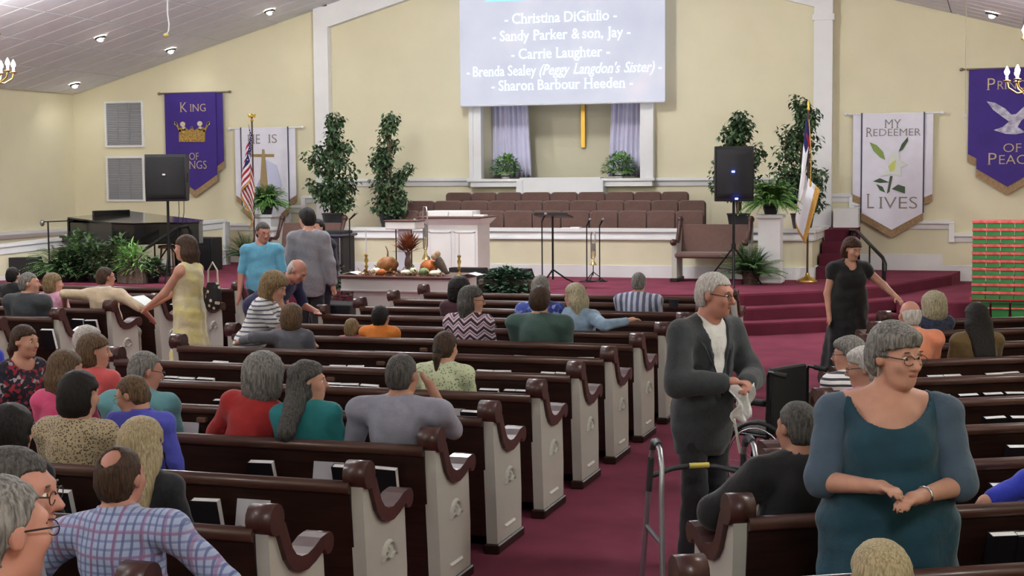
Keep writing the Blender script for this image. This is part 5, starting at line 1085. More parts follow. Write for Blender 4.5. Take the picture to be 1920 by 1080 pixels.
def person(label, xy, top, pose='sit', face=0, head=(0, 0, 0), lean=(0, 0), g=1.0, sex='f', skin='fair', hair=('short', 'grey'), shirt=None, sleeve=.5, bottom='dkpants', arms=None, vox=.012, detail=False, glasses=False, collar=None, dress=None, jacket=None, hs=1.0, zfloor=0, neck=None, group='people in the pews', poles=None, fingers=False, twist=0, sh=1.0, vneck=0, rleg=None):
    SEAT = .455
    s = (top-zfloor-SEAT)/.86 if pose == 'sit' else (top-zfloor)/1.705
    lf = math.radians(lean[0]); ls = math.radians(lean[1])
    tu = nrm(V3(math.sin(ls), math.sin(lf)*math.cos(ls), math.cos(lf)*math.cos(ls)))
    if pose == 'sit': s = s*(.86/(.09+.695*tu[2]+.075)) if lean != (0, 0) else s
    elif lean != (0, 0): s = (top-zfloor)/(.92+.695*tu[2]+.09)
    P = V3(0, 0, (SEAT+.09*s if pose == 'sit' else .92*s)+zfloor)
    TR = rotm(twist, math.degrees(math.asin(tu[1])), math.degrees(math.asin(tu[0])))
    tx, ty, tz = TR[:, 0], TR[:, 1], TR[:, 2]
    T = lambda x, y, z: P+s*(x*tx+y*ty+z*tz)
    HR = rotm(face*0+head[0]+twist, head[1], head[2]); hsz = s*hs if s*hs > .8 else max(s*hs, .8*hs)
    hsz = max(.9, min(1.06, s))*hs if top > 1.05 else s*hs*1.06
    nt_ = T(0, .005, .575); HC = nt_+HR @ V3(0, .028, .095)*hsz if True else 0
    # keep head top where it was measured
    HC = HC+V3(0, 0, top-(HC[2]+.115*hsz)) if abs(top-(HC[2]+.115*hsz)) < .2 else HC
    H = lambda x, y, z: HC+HR @ (V3(x, y, z)*hsz)
    m = sex == 'm'; shw = (.185 if m else .165)*sh*(.85+.15*g)
    B = SD(); k = .04*s
    # torso
    B.e(T(0, .0, .36), V3(.152*(.8+.2*g), .105*g, .19)*s, TR, k); B.e(T(0, .015*g, .15), V3(.145*g, .112*g, .17)*s, TR, .05*s); B.e(T(0, -.005, .02), V3(.165*g, .115*g, .125)*s, TR, .05*s)
    if not m:
        for sx in (-1, 1): B.e(T(sx*.075, .085*g, .32), V3(.07, .06, .07)*s*(.7+.3*g), TR, .04*s)
    B.c(T(0, .0, .47), nt_, .062*s*(1.1 if m else .95)*(.85+.15*g), .056*hsz, .03*s)
    for sx in (-1, 1): B.c(T(0, -.01, .5), T(sx*shw, -.005, .455), .05*s*(.8+.2*g), .058*s*(.8+.2*g), .045*s)
    # legs
    feet = []
    legs = []
    if pose == 'sit':
        for sx in (-1, 1):
            hp = P+V3(sx*.085*s, .02, -.01*s); kn = V3(sx*.11*s, .43*s, SEAT+.065*s+zfloor); an = V3(sx*.11*s, .44*s, .085+zfloor); legs.append((hp, kn, an))
    else:
        for sx in (-1, 1):
            hp = P+V3(sx*.085*s, 0, -.02*s); kn = V3(sx*.085*s, .02+.01*sx, .49*s+zfloor); an = V3(sx*.085*s, -.02-.02*sx, .085+zfloor); legs.append((hp, kn, an))
    if rleg: legs[1] = (legs[1][0], V3(*rleg[0]), V3(*rleg[1]))
    for hp, kn, an in legs:
        B.c(hp, kn, .082*s*g**.5, .054*s, .03*s); B.c(kn, an, .053*s, .036*s, .02*s); B.c(an+V3(0, -.02, -.035), an+V3(0, .13*s, -.05), .034*s, .028*s, .02*s)
    # arms
    A = []; gg = .75+.25*g
    for i, sx in enumerate((1, -1)):      # right then left
        Sh = T(sx*shw, -.005, .445); tgt = None
        if arms and arms[i] is not None: tgt = V3(*arms[i]); tgt = tgt if (len(arms[i]) == 3) else tgt
        if tgt is None: tgt = V3(sx*.1*s, .26*s, SEAT+.17*s+zfloor) if pose == 'sit' else V3(sx*(.24+.04*g)*s, .04, .80*s+zfloor)
        pole = V3(sx*.6, -.7, -.5) if not (poles and poles[i]) else V3(*poles[i])
        El, Wr = two_bone(Sh, tgt, .285*s, .25*s, pole); A.append((Sh, El, Wr, sx))
        B.c(Sh, El, .05*s*gg, .04*s*gg, .03*s); B.c(El, Wr, .041*s*gg, .027*s, .02*s)
        d = nrm(Wr-El); up = nrm(V3(0, 0, 1)-d*d[2]) if abs(d[2]) < .9 else nrm(V3(-sx, .2, 0)-d*(V3(-sx, .2, 0)@d)); sd = np.cross(d, up)
        if np.dot(sd, V3(sx, 0, 0)) < 0: sd = -sd         # sd points outward
        hz = max(s, .9)*.95
        pc = Wr+d*.045*hz
        B.c(Wr, pc+d*.015*hz, .026*hz, .03*hz, .015); B.e(pc+d*.01*hz, V3(.036, .02, .045)*hz if True else 0, np.stack([sd, up, d], 1), .012)
        if fingers or vox <= .009:
            for fi, (off, ln) in enumerate(((-.027, .062), (-.009, .072), (.009, .068), (.026, .052))):
                b0 = pc+d*.04*hz+sd*off*hz; cu = -up*.45
                p1 = b0+nrm(d+cu*.4)*ln*.5*hz; p2 = p1+nrm(d+cu*1.6)*ln*.35*hz; p3 = p2+nrm(d*.6+cu*2.4)*ln*.28*hz; B.chain([b0, p1, p2, p3], [.0095*hz, .009*hz, .0085*hz, .0075*hz], .006)
            t0 = pc-sd*.028*hz-d*.01*hz; t1 = t0+(-sd*.6+d*.6-up*.35)*.045*hz; t2 = t1+(-sd*.15+d*.9-up*.4)*.033*hz; B.chain([t0, t1, t2], [.013*hz, .0105*hz, .0085*hz], .01)
        else:
            B.e(pc+d*.075*hz-up*.012, V3(.034, .015, .042)*hz, np.stack([sd, up, d], 1), .02); B.c(pc-sd*.025*hz, pc-sd*.045*hz+d*.05*hz-up*.015, .013*hz, .009*hz, .01)
    # head
    kh = .02*hsz; E = lambda c, r, kk=kh, op=1, R_=None: B.e(H(*c), V3(*r)*hsz, HR if R_ is None else R_, kk, op)
    E((0, -.012, .03), (.076, .096, .088)); E((0, .028, -.035), (.061, .066, .082), .025*hsz); E((0, .062, -.092), (.03, .03, .026), .03*hsz); E((0, .035, -.07), (.052 if m else .046, .05, .04), .03*hsz)
    E((0, .083, .028), (.05, .018, .018), .025*hsz)                       # brow
    for sx in (-1, 1):
        E((sx*.031, .098, .008), (.02, .016, .014), .012*hsz, -1); E((sx*.04, .068, -.022), (.026, .024, .024), .025*hsz)      # socket, cheek
        B.e(H(sx*.077, -.008, -.002), V3(.012, .02, .033)*hsz, HR, .008)   # ear
    B.c(H(0, .094, .014), H(0, .117, -.025), .0095*hsz, .0145*hsz, .012*hsz); 
    for sx in (-1, 1): E((sx*.011, .1, -.03), (.009, .01, .008), .008)
    E((0, .083, -.062), (.024, .014, .012), .012*hsz); E((0, .088, -.05), (.02, .008, .006), .008)
    root = inst('person', B.mesh(vox, 'person', None)); root.data.materials.append(SK[skin]); tag(root, label, 'person', group)
    root.location = (xy[0], xy[1], 0); root.rotation_euler = (0, 0, math.radians(face))
    def part(sd_, name, mat, vx=None, noise=None, parent=None):
        me = sd_.mesh(vx or vox, name, noise); o = inst(name, me, parent or root); me.materials.append(mat); return o
    cv = max(vox, .008) if vox < .009 else vox*1.1
    t_ = .011+.25*vox                       # cloth lies this far outside the skin
    def torso(D, hem=-.1, th=t_, gz=1.0, loose=0):
        D.e(T(0, .0, .36), V3(.152*(.8+.2*g)+loose, .105*g+loose, .19)*s+th, TR, k); D.e(T(0, .015*g, .15), V3(.145*g+loose, .112*g+loose, .17)*s+th, TR, .06*s); D.e(T(0, -.005, .02), V3(.165*g+loose*.5, .115*g+loose*.5, .125)*s+th, TR, .06*s)
        if not m:
            for sx in (-1, 1): D.e(T(sx*.075, .085*g, .32), V3(.07, .06, .07)*s*(.7+.3*g)+th*.8, TR, .05*s)
        sf = 1 if (sleeve or jacket) else .74
        for sx in (-1, 1): D.c(T(0, -.01, .49), T(sx*shw*sf, -.005, .455+.01*(1-sf)), .05*s*(.8+.2*g)+th*.7, (.058*s*(.8+.2*g)+th)*(1 if sf == 1 else .85), .045*s)
    def sleeves(D, f, th=t_, wide=0):
        for Sh, El, Wr, sx in A:
            r0, r1, r2 = .05*s*gg+th, .04*s*gg+th+wide, .027*s+th+wide
            if f <= 1: e_ = Sh+(El-Sh)*f; D.c(Sh, e_, r0, r0+(r1-r0)*f, .035*s)
            else: D.c(Sh, El, r0, r1, .035*s); w_ = El+(Wr-El)*(f-1); D.c(El, w_, r1, r1+(r2-r1)*(f-1), .025*s)
    def neckcut(D, r=(.07, .07, .06), off=(0, .02, .545)):
        c = T(*off); r = V3(*r)*s
        def fn(X, Y, Z):
            dx, dy, dz = X-c[0], Y-c[1], Z-c[2]; x_ = dx*tx[0]+dy*tx[1]+dz*tx[2]; y_ = dx*ty[0]+dy*ty[1]+dz*ty[2]; z_ = dx*tz[0]+dy*tz[1]+dz*tz[2]; q = np.sqrt((x_/r[0])**2+(y_/r[1])**2+(z_/r[2])**2); return -(q-1)*min(r)
        D.cut(fn)
    def hemcut(D, z): 
        D.cut(lambda X, Y, Z: z-(((X-P[0])*tz[0]+(Y-P[1])*tz[1]+(Z-P[2])*tz[2])/s))
    nk = neck or (.072, .075, .062)
    am = .0045 if vox < .011 else .0035
    if dress:
        D = SD(); torso(D, th=t_+.004, loose=.01)
        hemz = dress[1]
        if pose == 'sit':
            for hp, kn, an in legs: D.c(hp, kn, .1*s*g**.5+t_, .09*s, .05)
        else:
            w0 = .15*g*s; w1 = dress[2]; yy = .75
            for q_ in range(15):
                f_ = q_/14; zz = P[2]-.02-(P[2]-.02-hemz)*f_; ww = w0+(w1-w0)*f_; D.e((0, 0, zz), (ww, ww*yy, .12), None, .06)
            D.cut(lambda X, Y, Z: hemz-Z+0*X)
        if sleeve: sleeves(D, sleeve, wide=.012)
        neckcut(D, nk, (0, .03, .535) if not vneck else (0, .06, .5))
        fz = lambda X, Y, Z: np.where(Z < P[2]+.05, .010*np.sin(9*np.arctan2(X, Y+.001)+2*np.sin(5*Z))*np.clip((P[2]+.1-Z)*2, 0, 1), 0)+fold(am*.8)(X, Y, Z)
        part(D, 'dress', C_[dress[0]], cv, fz)
    elif shirt:
        D = SD(); torso(D); sleeves(D, sleeve); neckcut(D, nk); hemcut(D, -.12); part(D, 'shirt', C_[shirt], cv, fold(am))
    if jacket:
        D = SD(); th = t_+.010; torso(D, th=th, loose=.004); sleeves(D, 1.93, th=t_+.013, wide=.006)
        if pose == 'stand': D.e(T(0, 0, -.08), V3(.172*g, .122*g, .24)*s+th, TR, .06)
        hemcut(D, -.235 if pose == 'stand' else -.12); neckcut(D, (.078, .085, .07), (0, .015, .55))
        if jacket[1]:
            zb_ = .12
            def vee(X, Y, Z):
                dx, dy, dz = X-P[0], Y-P[1], Z-P[2]; x_ = (dx*tx[0]+dy*tx[1]+dz*tx[2])/s; y_ = (dx*ty[0]+dy*ty[1]+dz*ty[2])/s; z_ = (dx*tz[0]+dy*tz[1]+dz*tz[2])/s
                w_ = np.clip((z_-zb_)*.2, -.05, .075); return np.minimum(np.minimum(w_-np.abs(x_), y_-.02), .03)
            D.cut(vee)
        part(D, 'jacket', C_[jacket[0]], cv, fold(am*1.2, 30))
        if jacket[1] and detail:
            for sx in (-1, 1):
                gl = G(); pts = [(.085, .505), (.092, .44), (.075, .36), (.03, .2), (.006, .125), (.045, .24), (.10, .38), (.125, .43), (.10, .445), (.118, .47), (.10, .51)]
                def yfront(x, z): return .105*g+.03+.016-abs(x)*.42-max(0, z-.4)*.75+ (.018 if z < .3 else 0)
                v = [tuple(T(sx*x, yfront(x, z)+o_, z)) for o_ in (0, .008) for x, z in pts]; n_ = len(pts); gl.add(v, [tuple(range(n_)), tuple(range(n_, 2*n_))[::-1]]+[(i_, (i_+1) % n_, n_+(i_+1) % n_, n_+i_) for i_ in range(n_)]); gl.obj('lapel', C_[jacket[0]], root)
    if bottom and not (dress and pose == 'stand' and dress[1] < .3):
        D = SD()
        D.e(T(0, -.005, .02), V3(.165*g, .115*g, .125)*s+t_*.6, TR, .05*s)
        for hp, kn, an in legs: D.c(hp, kn, .082*s*g**.5+t_, .058*s+t_, .03*s); D.c(kn, an+V3(0, 0, -.02), .057*s+t_, .045*s+t_, .02*s)
        hemcut(D, 10) if False else None
        part(D, 'trousers', C_[bottom], max(cv, .018), fold(am))
    D = SD()
    for hp, kn, an in legs:
        D = SD(); D.c(an+V3(0, -.025, -.04), an+V3(0, .14*s, -.052), .042*s, .033*s, .02); D.cut(lambda X, Y, Z: zfloor+.002-Z+0*X); part(D, 'shoe', C_['shoe'], max(vox, .014))
    if collar:
        gC = G(); n_ = 20; c0 = T(0, .0, .495); v = []
        for (r, zz, fr) in ((.1, .005, .0), (.088, .045, .0), (.076, .066, 0), (.071, .066, 0), (.07, .02, 0)):
            for i_ in range(n_): t2 = 2*math.pi*i_/n_; dip = -.055*max(0, math.sin(t2))**2; v.append(tuple(c0+s*(r*1.06*math.cos(t2)*tx+(r*math.sin(t2)+.008)*ty+(zz+dip)*tz)))
        gC.add(v, [(a_*n_+i_, a_*n_+(i_+1) % n_, (a_+1)*n_+(i_+1) % n_, (a_+1)*n_+i_) for a_ in range(4) for i_ in range(n_)], True); gC.obj('collar', C_[collar], root)
    # hair
    hk, hc = hair; D = SD(); hv = min(cv, .0115); hsc = {'bob': 1.1, 'mid': 1.1, 'pixie': 1.05, 'curly': 1.2, 'long': 1.1, 'longwavy': 1.12, 'straight': 1.16, 'ponytail': 1.04}.get(hk, 1.0); Eh = lambda c, r, kk=.02, op=1: D.e(H(*c), V3(*r)*hsz*hsc, HR, kk*hsz, op)
    hp_ = [H(0, 0, 0), HR]
    def HL(X, Y, Z): dx, dy, dz = X-HC[0], Y-HC[1], Z-HC[2]; return [(dx*HR[0, i_]+dy*HR[1, i_]+dz*HR[2, i_])/hsz for i_ in range(3)]
    def facecut(y0=.055, z0=.062, w=.075, zl=-.2):
        # opens the face: in front of y0, below the hairline z0
        def fn(X, Y, Z):
            x_, y_, z_ = HL(X, Y, Z); zz = z0-.35*np.maximum(0, np.abs(x_)-.03); return np.minimum(np.minimum(y_-y0+.9*np.maximum(0, np.abs(x_)-.05), zz-z_), w+.02-np.abs(x_))
        D.cut(fn)
    wav = None
    if hk in ('short', 'balding', 'bald'):
        Eh((0, -.014, .034), (.084, .104, .094)); Eh((0, -.045, -.03), (.074, .07, .065)); Eh((0, -.03, .0), (.081, .085, .06))
        D.cut(lambda X, Y, Z: (lambda q: np.minimum(np.minimum(q[1]-.005-.5*np.maximum(q[2], 0), .066-q[2]), 1))(HL(X, Y, Z)))            # forehead and temples
        D.cut(lambda X, Y, Z: (lambda q: np.minimum(q[1]+.03, .012-q[2]))(HL(X, Y, Z)))                                        # around the ears
        D.cut(lambda X, Y, Z: (lambda q: -.075-q[2])(HL(X, Y, Z)))
        if hk == 'balding': D.cut(lambda X, Y, Z: (lambda q: .04-np.sqrt(q[0]**2*1.2+(q[1]+.075)**2+(q[2]-.105)**2)*.85)(HL(X, Y, Z)))
        if hk == 'bald': D.cut(lambda X, Y, Z: (lambda q: np.maximum(q[2]-.045+.35*np.maximum(0, q[1]+.06)-.25*np.maximum(0, -q[1]-.05), -1))(HL(X, Y, Z)))
    elif hk == 'bob':
        Eh((0, -.018, .036), (.094, .108, .1)); Eh((0, -.04, -.035), (.094, .085, .085), .04); Eh((0, -.05, -.075), (.082, .065, .05), .03); facecut(.03, .055)
    elif hk == 'pixie':
        Eh((0, -.016, .038), (.09, .108, .1)); Eh((0, -.05, -.02), (.084, .075, .075), .04); Eh((0, .05, .085), (.06, .05, .03), .03); facecut(.045, .052); D.cut(lambda X, Y, Z: (lambda q: np.minimum(q[1]+.025, .0-q[2]))(HL(X, Y, Z))); D.cut(lambda X, Y, Z: (lambda q: -.105-q[2])(HL(X, Y, Z)))
    elif hk == 'curly':
        Eh((0, -.025, .04), (.106, .118, .106)); Eh((0, -.045, -.04), (.105, .09, .085), .04); Eh((0, -.05, -.09), (.1, .07, .06), .04); facecut(.035, .06); wav = lambda X, Y, Z: .008*(np.sin(95*X+8*np.sin(40*Z))*np.sin(95*Y+6*np.sin(50*X))*np.sin(95*Z+7*np.sin(45*Y)))
    elif hk in ('long', 'longwavy', 'mid', 'straight'):
        Lg = {'long': -.31, 'longwavy': -.27, 'mid': -.17, 'straight': -.27}[hk]
        Eh((0, -.018, .036), (.092, .108, .1)); Eh((0, -.045, -.04), (.094, .085, .085), .04)
        nbk = T(0, -.105*g-.025, .33 if hk != 'mid' else .42)
        top_ = H(0, -.06, -.06); bot = H(0, -.08, Lg) if True else 0
        bot = V3(bot[0], max(-.155, min(bot[1], nbk[1]) if hk != 'mid' else bot[1]), bot[2])
        for sx in (-.05, 0, .05): D.c(top_+HR @ V3(sx, 0, 0), bot+HR @ V3(sx*(2.4 if hk == 'longwavy' else 1.15), 0, 0), .064*hsz*hsc, (.06 if hk == 'longwavy' else .05 if hk == 'straight' else .035)*hsz, .03)
        facecut(.03, .058)
        if hk == 'longwavy': wav = lambda X, Y, Z: .006*np.sin(60*Z+8*X)*np.sin(80*X+4*np.sin(20*Z))
    elif hk == 'ponytail':
        Eh((0, -.014, .034), (.085, .104, .095)); Eh((0, -.04, -.02), (.08, .075, .07)); facecut(.035, .06); D.cut(lambda X, Y, Z: (lambda q: np.minimum(q[1]+.02, .0-q[2]))(HL(X, Y, Z)))
        D.c(H(0, -.1, .0), H(0, -.125, -.08), .028*hsz, .03*hsz, .02); D.c(H(0, -.125, -.08), H(0, -.11, -.2), .03*hsz, .014*hsz, .02)
    elif hk == 'updo':
        Eh((0, -.014, .034), (.083, .103, .094)); Eh((0, -.04, -.02), (.078, .075, .07)); facecut(.04, .062); D.cut(lambda X, Y, Z: (lambda q: np.minimum(q[1]+.02, .002-q[2]))(HL(X, Y, Z))); Eh((0, -.1, .03), (.045, .035, .045), .02); D.cut(lambda X, Y, Z: (lambda q: -.085-q[2])(HL(X, Y, Z)))
    n2 = wav or (lambda X, Y, Z: .0022*np.sin(150*X+20*np.sin(18*Z)+60*Y))
    part(D, 'hair', HM[hc], hv, n2)
    if hk == 'ponytail': gh = G(); c1 = H(0, -.112, -.03); gh.cyl(c1, c1+HR @ V3(0, -.01, -.02), .032*hsz, n=10); gh.obj('hair_tie', C_['black'], root)
    # face
    if detail or glasses:
        def loc_(g_, c, r): g_.ball((0, 0, 0), tuple(V3(*r)*hsz), 10, 8); g_.xf(Matrix.Translation(tuple(H(*c))) @ Matrix([list(HR[0])+[0], list(HR[1])+[0], list(HR[2])+[0], [0, 0, 0, 1]]))
    if detail:
        for sx in (-1, 1):
            g1 = G(); loc_(g1, (sx*.031, .0815, .008), (.0138, .011, .008)); ey = g1.obj('eye', eye_w, root); g1 = G(); loc_(g1, (sx*.031, .0903, .0075), (.0058, .004, .006)); g1.obj('iris', eye_d, ey)
            g1 = G(); loc_(g1, (sx*.034, .0935, .034), (.017, .0055, .0028)); g1.obj('eyebrow', brow_m if hc in ('grey', 'white', 'silverblond', 'sandy', 'blond') else HM[hc], root)
        g1 = G(); loc_(g1, (0, .0985, -.0575), (.023, .0065, .006)); g1.obj('lips', lip_m, root)
    if glasses:
        def HP(x, y, z): return tuple(H(x, y, z))
        g1 = G()
        for sx in (-1, 1):
            g1.tube([HP(sx*.032+.027*math.cos(t*.524), .106, .003+.018*math.sin(t*.524)) for t in range(12)], .0012*hsz+.0004, 5, closed=True); g1.tube([HP(sx*.058, .105, .01), HP(sx*.075, .08, .012), HP(sx*.082, 0, .012), HP(sx*.08, -.02, .0)], .0017*hsz+.0006, 5)
        g1.tube([HP(-.01, .106, .008), HP(0, .112, .011), HP(.01, .106, .008)], .0016, 5); g1.obj('glasses', glassf if glasses is True else glasses, root)
    return root, A, H, T, s
def vx(ppm): return .0115 if ppm > 300 else .0132 if ppm > 200 else .0148
def sit(label, k, px, pyt, **kw):
    Y = yc(k)+.19+kw.pop('dy', 0); p = uy(px, pyt, Y); kw.setdefault('vox', vx(PPM(p))); kw.setdefault('lean', (-3, 0)); return person(label, (p.x, Y), p.z, 'sit', **kw)
def sitr(label, j, px, pyt, **kw):
    q = uy(px, pyt, 10); a = q.x/q.y; o = .19
    t = (a*(ry(j)+o*RDX)-RX+o*RDY)/(RDX-a*RDY); X = RX+t*RDX-o*RDY; Y = ry(j)+t*RDY+o*RDX; p = uy(px, pyt, Y); kw.setdefault('vox', vx(PPM(p))); kw.setdefault('lean', (-3, 0)); kw['face'] = 29+kw.get('face', 0); return person(label, (X, Y), p.z, 'sit', **kw)
def stand(label, px, pyt, Y, hpx=None, **kw):
    p = uy(px, pyt, Y); kw.setdefault('vox', vx(PPM(p))); kw.setdefault('group', 'people standing'); return person(label, (p.x, Y), p.z if 'top' not in kw else kw.pop('top'), 'stand', **kw)
# --- middle block
sit('balding man from behind in a blue plaid shirt, nearest of the seated people', -4, 236, 848, sex='m', g=1.2, sh=1.22, hair=('balding', 'brown'), skin='ruddy', shirt='plaid', sleeve=1.9, collar='plaid', arms=((.46, .16, .62), (-.42, .2, .6)), poles=((1, -.3, -.4), (-1, -.3, -.4)), lean=(2, -6))
sit('woman with straight blond hair and a black top, before the man in plaid', -3, 266, 792, hair=('straight', 'blond'), shirt='blackprint', sleeve=.75, g=1.1, arms=(None, (-.2, .3, .6)))
sit('woman with a dark bob in a leopard-print blouse', -2, 145, 703, hair=('bob', 'black'), shirt='leopard', sleeve=1.6, g=1.3, sh=1.1, neck=(.1, .09, .075), head=(-15, 5, 0))
stand('boy with yellow-green glasses and a bright blue shirt looking down', 262, 708, yc(-2)+.42, hair=('short', 'ltbrown'), sex='m', g=1.0, sh=1.0, hs=.95, shirt='blue', sleeve=1.9, collar='blue', head=(74, 20, 0), face=14, glasses=M('glasses_lime', (150, 170, 50), .4), detail=True)
sit('grey-haired man in an aqua long-sleeved shirt looking right', -1, 262, 662, sex='m', g=1.25, sh=1.1, hair=('short', 'grey'), shirt='aqua', sleeve=1.9, collar='aqua', head=(-38, 14, 0), glasses=True, skin='ruddy')
sit('woman with brown shoulder-length hair in a bright pink top', -1, 122, 662, hair=('mid', 'ltbrown'), shirt='pink', sleeve=.8, head=(-20, 0, 0))
sit('woman in coral with brown hair, face in profile to the right', 0, 172, 630, hair=('bob', 'ltbrown'), shirt='coral', sleeve=.8, g=1.1, head=(-62, 4, 0), detail=True)
sit('white-haired person in maroon, behind the woman in coral', 1, 160, 615, hair=('pixie', 'white'), shirt='maroon', sleeve=1.7, head=(-20, 5, 0))
sit('woman with smooth black hair at the left edge', -3, 22, 765, hair=('bob', 'black'), shirt='black', sleeve=1.5)
sit('person in a royal blue top cut off by the left edge', 1, -38, 600, hair=('short', 'brown'), shirt='royal', sleeve=.25, g=1.1, arms=((.34, .1, .62), None))
sit('woman in red with curly grey hair leaning right', -1, 450, 673, hair=('curly', 'grey'), shirt='red', sleeve=1.9, g=1.3, lean=(4, 13), arms=(None, (-.36, .22, .62)))
sit('woman in teal with very long dark grey hair turned right', -1, 583, 683, hair=('longwavy', 'dkgrey'), shirt='teal', sleeve=1.2, g=1.2, head=(-68, 0, 0), detail=True, lean=(-2, -4))
sit('broad man in a grey T-shirt at the aisle end, hand to his chin', -1, 752, 667, sex='m', g=1.5, sh=1.25, hair=('short', 'dkgrey'), shirt='greyT', sleeve=.85, skin='tan', arms=((.12, .19, 1.06), (-.3, .25, .58)), poles=((.5, .1, -1), None), bottom='jeans', rleg=None, head=(-8, 3, 0))
sit('woman with a brown ponytail in a pale green print shirt', 1, 832, 625, hair=('ponytail', 'brown'), shirt='greenprint', sleeve=.85, g=1.25, sh=1.1, head=(-10, 10, 0))
sit('short-haired woman in a grey sweater, arm along the pew back', 3, 548, 573, hair=('bob', 'ltbrown'), shirt='grey', sleeve=1.9, g=1.15, neck=(.105, .09, .07), arms=(None, (-.42, -.13, .88)), poles=(None, (-.3, -.8, .1)))
sit('girl with long blond hair in a navy top', 4, 508, 547, hair=('long', 'blond'), shirt='navytop', sleeve=.2, g=.9, head=(-48, 6, 0), detail=True)
sit('small child with sandy hair, head just above the pew', 4, 660, 600, hair=('bob', 'sandy'), shirt='pink', sleeve=.6, g=.9)
sit('dark-haired boy in an orange shirt', 4, 713, 574, hair=('short', 'black'), sex='m', skin='tan', g=1.05, shirt='orange', sleeve=.8, collar='orange')
sit('woman in a zigzag knit with grey hair and glasses, turned right', 4, 880, 540, hair=('mid', 'dkgrey'), shirt='zig', sleeve=1.85, g=1.3, head=(-66, 4, 0), glasses=True, detail=True)
sit('dark-haired person in front of the woman in the zigzag knit', 6, 862, 525, hair=('curly', 'black'), shirt='maroon', sleeve=1.2)
sit('person with short grey hair in a blue floral top', 5, 1014, 518, hair=('short', 'grey'), shirt='bluefloral', sleeve=.9, g=1.2)
sit('broad person with dark brown hair in a dark green T-shirt', 4, 1013, 540, hair=('pixie', 'brown'), sex='m', shirt='green', sleeve=.95, g=1.55, sh=1.2)
sit('smiling woman in a denim jacket with grey hair, arm stretched along the pew', 5, 1083, 535, hair=('mid', 'silverblond'), shirt='denim', sleeve=1.9, g=1.25, head=(66, 4, 0), detail=True, glasses=True, arms=((.5, -.1, .93), None), poles=((.3, -.8, -.2), None), vox=.010, fingers=True)
sit('man in a grey and white striped shirt sitting alone near the front', 7, 1198, 512, sex='m', hair=('short', 'grey'), shirt='stripe_v', sleeve=.95, collar='stripe_v', g=1.3, sh=1.12, skin='ruddy')
stand('girl with her brown hair pinned up in a dark floral dress', 38, 612, 7.85, face=-112, hair=('ponytail', 'brown'), dress=('floral', .55, .2), sleeve=1.6, g=.78, sh=.85, hs=.9, neck=(.1, .12, .1), head=(18, 4, 0), detail=True, bottom=None, vox=.011)
# --- left block
LG = 'people in the left block'
sit('grey-haired man in a charcoal suit, second left in the left block', 5, 52, 512, sex='m', hair=('short', 'grey'), jacket=('suit', False), shirt='white', sleeve=1.5, g=1.25, sh=1.15, head=(-60, 0, 0), group=LG, detail=True)
sit('woman with short blond hair in pink beside the charcoal suit', 6, 98, 515, hair=('bob', 'sandy'), shirt='lpink', sleeve=.9, head=(-50, 0, 0), group=LG)
sit('man in a cream polo with both arms spread, aisle end of the left block', 6, 196, 502, sex='m', hair=('short', 'brown'), shirt='cream', sleeve=1.0, collar='white', g=1.25, sh=1.18, head=(-28, 0, 0), group=LG, glasses=True, skin='ruddy', arms=((.46, .16, .72), (-.46, -.1, .86)), poles=((.8, -.3, -.2), (-.3, -.8, .2)), bottom='khaki')
sit('dark-haired man in a black suit, farthest left of the seated people', 7, 24, 502, sex='m', hair=('short', 'black'), jacket=('suit_bk', False), shirt='white', g=1.2, group=LG)
# --- standing round the centre aisle
yw = stand('woman in a long pale yellow dress standing in the aisle facing left', 352, 445, 13.2, face=88, hair=('mid', 'brown'), dress=('yellowprint', .05, .31), sleeve=0, g=1.05, arms=((.1, .40, 1.02), (-.12, .38, 1.0)), neck=(.1, .09, .1), detail=True, vox=.0105)
st_ = stand('woman in a striped white T-shirt bending over a pew', 462, 517, 11.78, face=-78, hair=('curly', 'sandy'), shirt='stripe_tee', sleeve=.8, g=1.2, lean=(24, 0), head=(-10, 22, 0), arms=((.1, .5, .86), (-.12, .52, .84)), bottom='khaki', detail=True, vox=.0105)
stand('man in an aqua polo with glasses, standing before the fern', 490, 418, 16.5, face=-158, sex='m', hair=('short', 'dkgrey'), shirt='polo', sleeve=.9, collar='polo', g=1.2, head=(28, 14, 0), glasses=True, detail=True, skin='ruddy', vox=.012)
stand('tall dark-haired man in a light grey suit seen from behind', 578, 393, 17.3, face=8, sex='m', hair=('pixie', 'black'), jacket=('greysuit', False), shirt='white', g=.98, sh=.98, head=(48, 8, 0), bottom='dkpants')
stand('man in a navy suit mostly hidden behind the light grey suit', 598, 412, 18.2, face=160, sex='m', hair=('short', 'black'), jacket=('navysuit', True), shirt='white', g=1.1, bottom='navysuit')
stand('bald man in a navy polo bending with one hand on a pew', 484, 488, 14.1, face=-102, sex='m', hair=('bald', 'white'), skin='ruddy', shirt='navy', sleeve=.9, g=1.3, lean=(50, 0), head=(8, 40, 0), arms=((.1, .62, .55), (-.16, .60, .88)), detail=True, bottom='dkpants', vox=.0105, top=1.41)
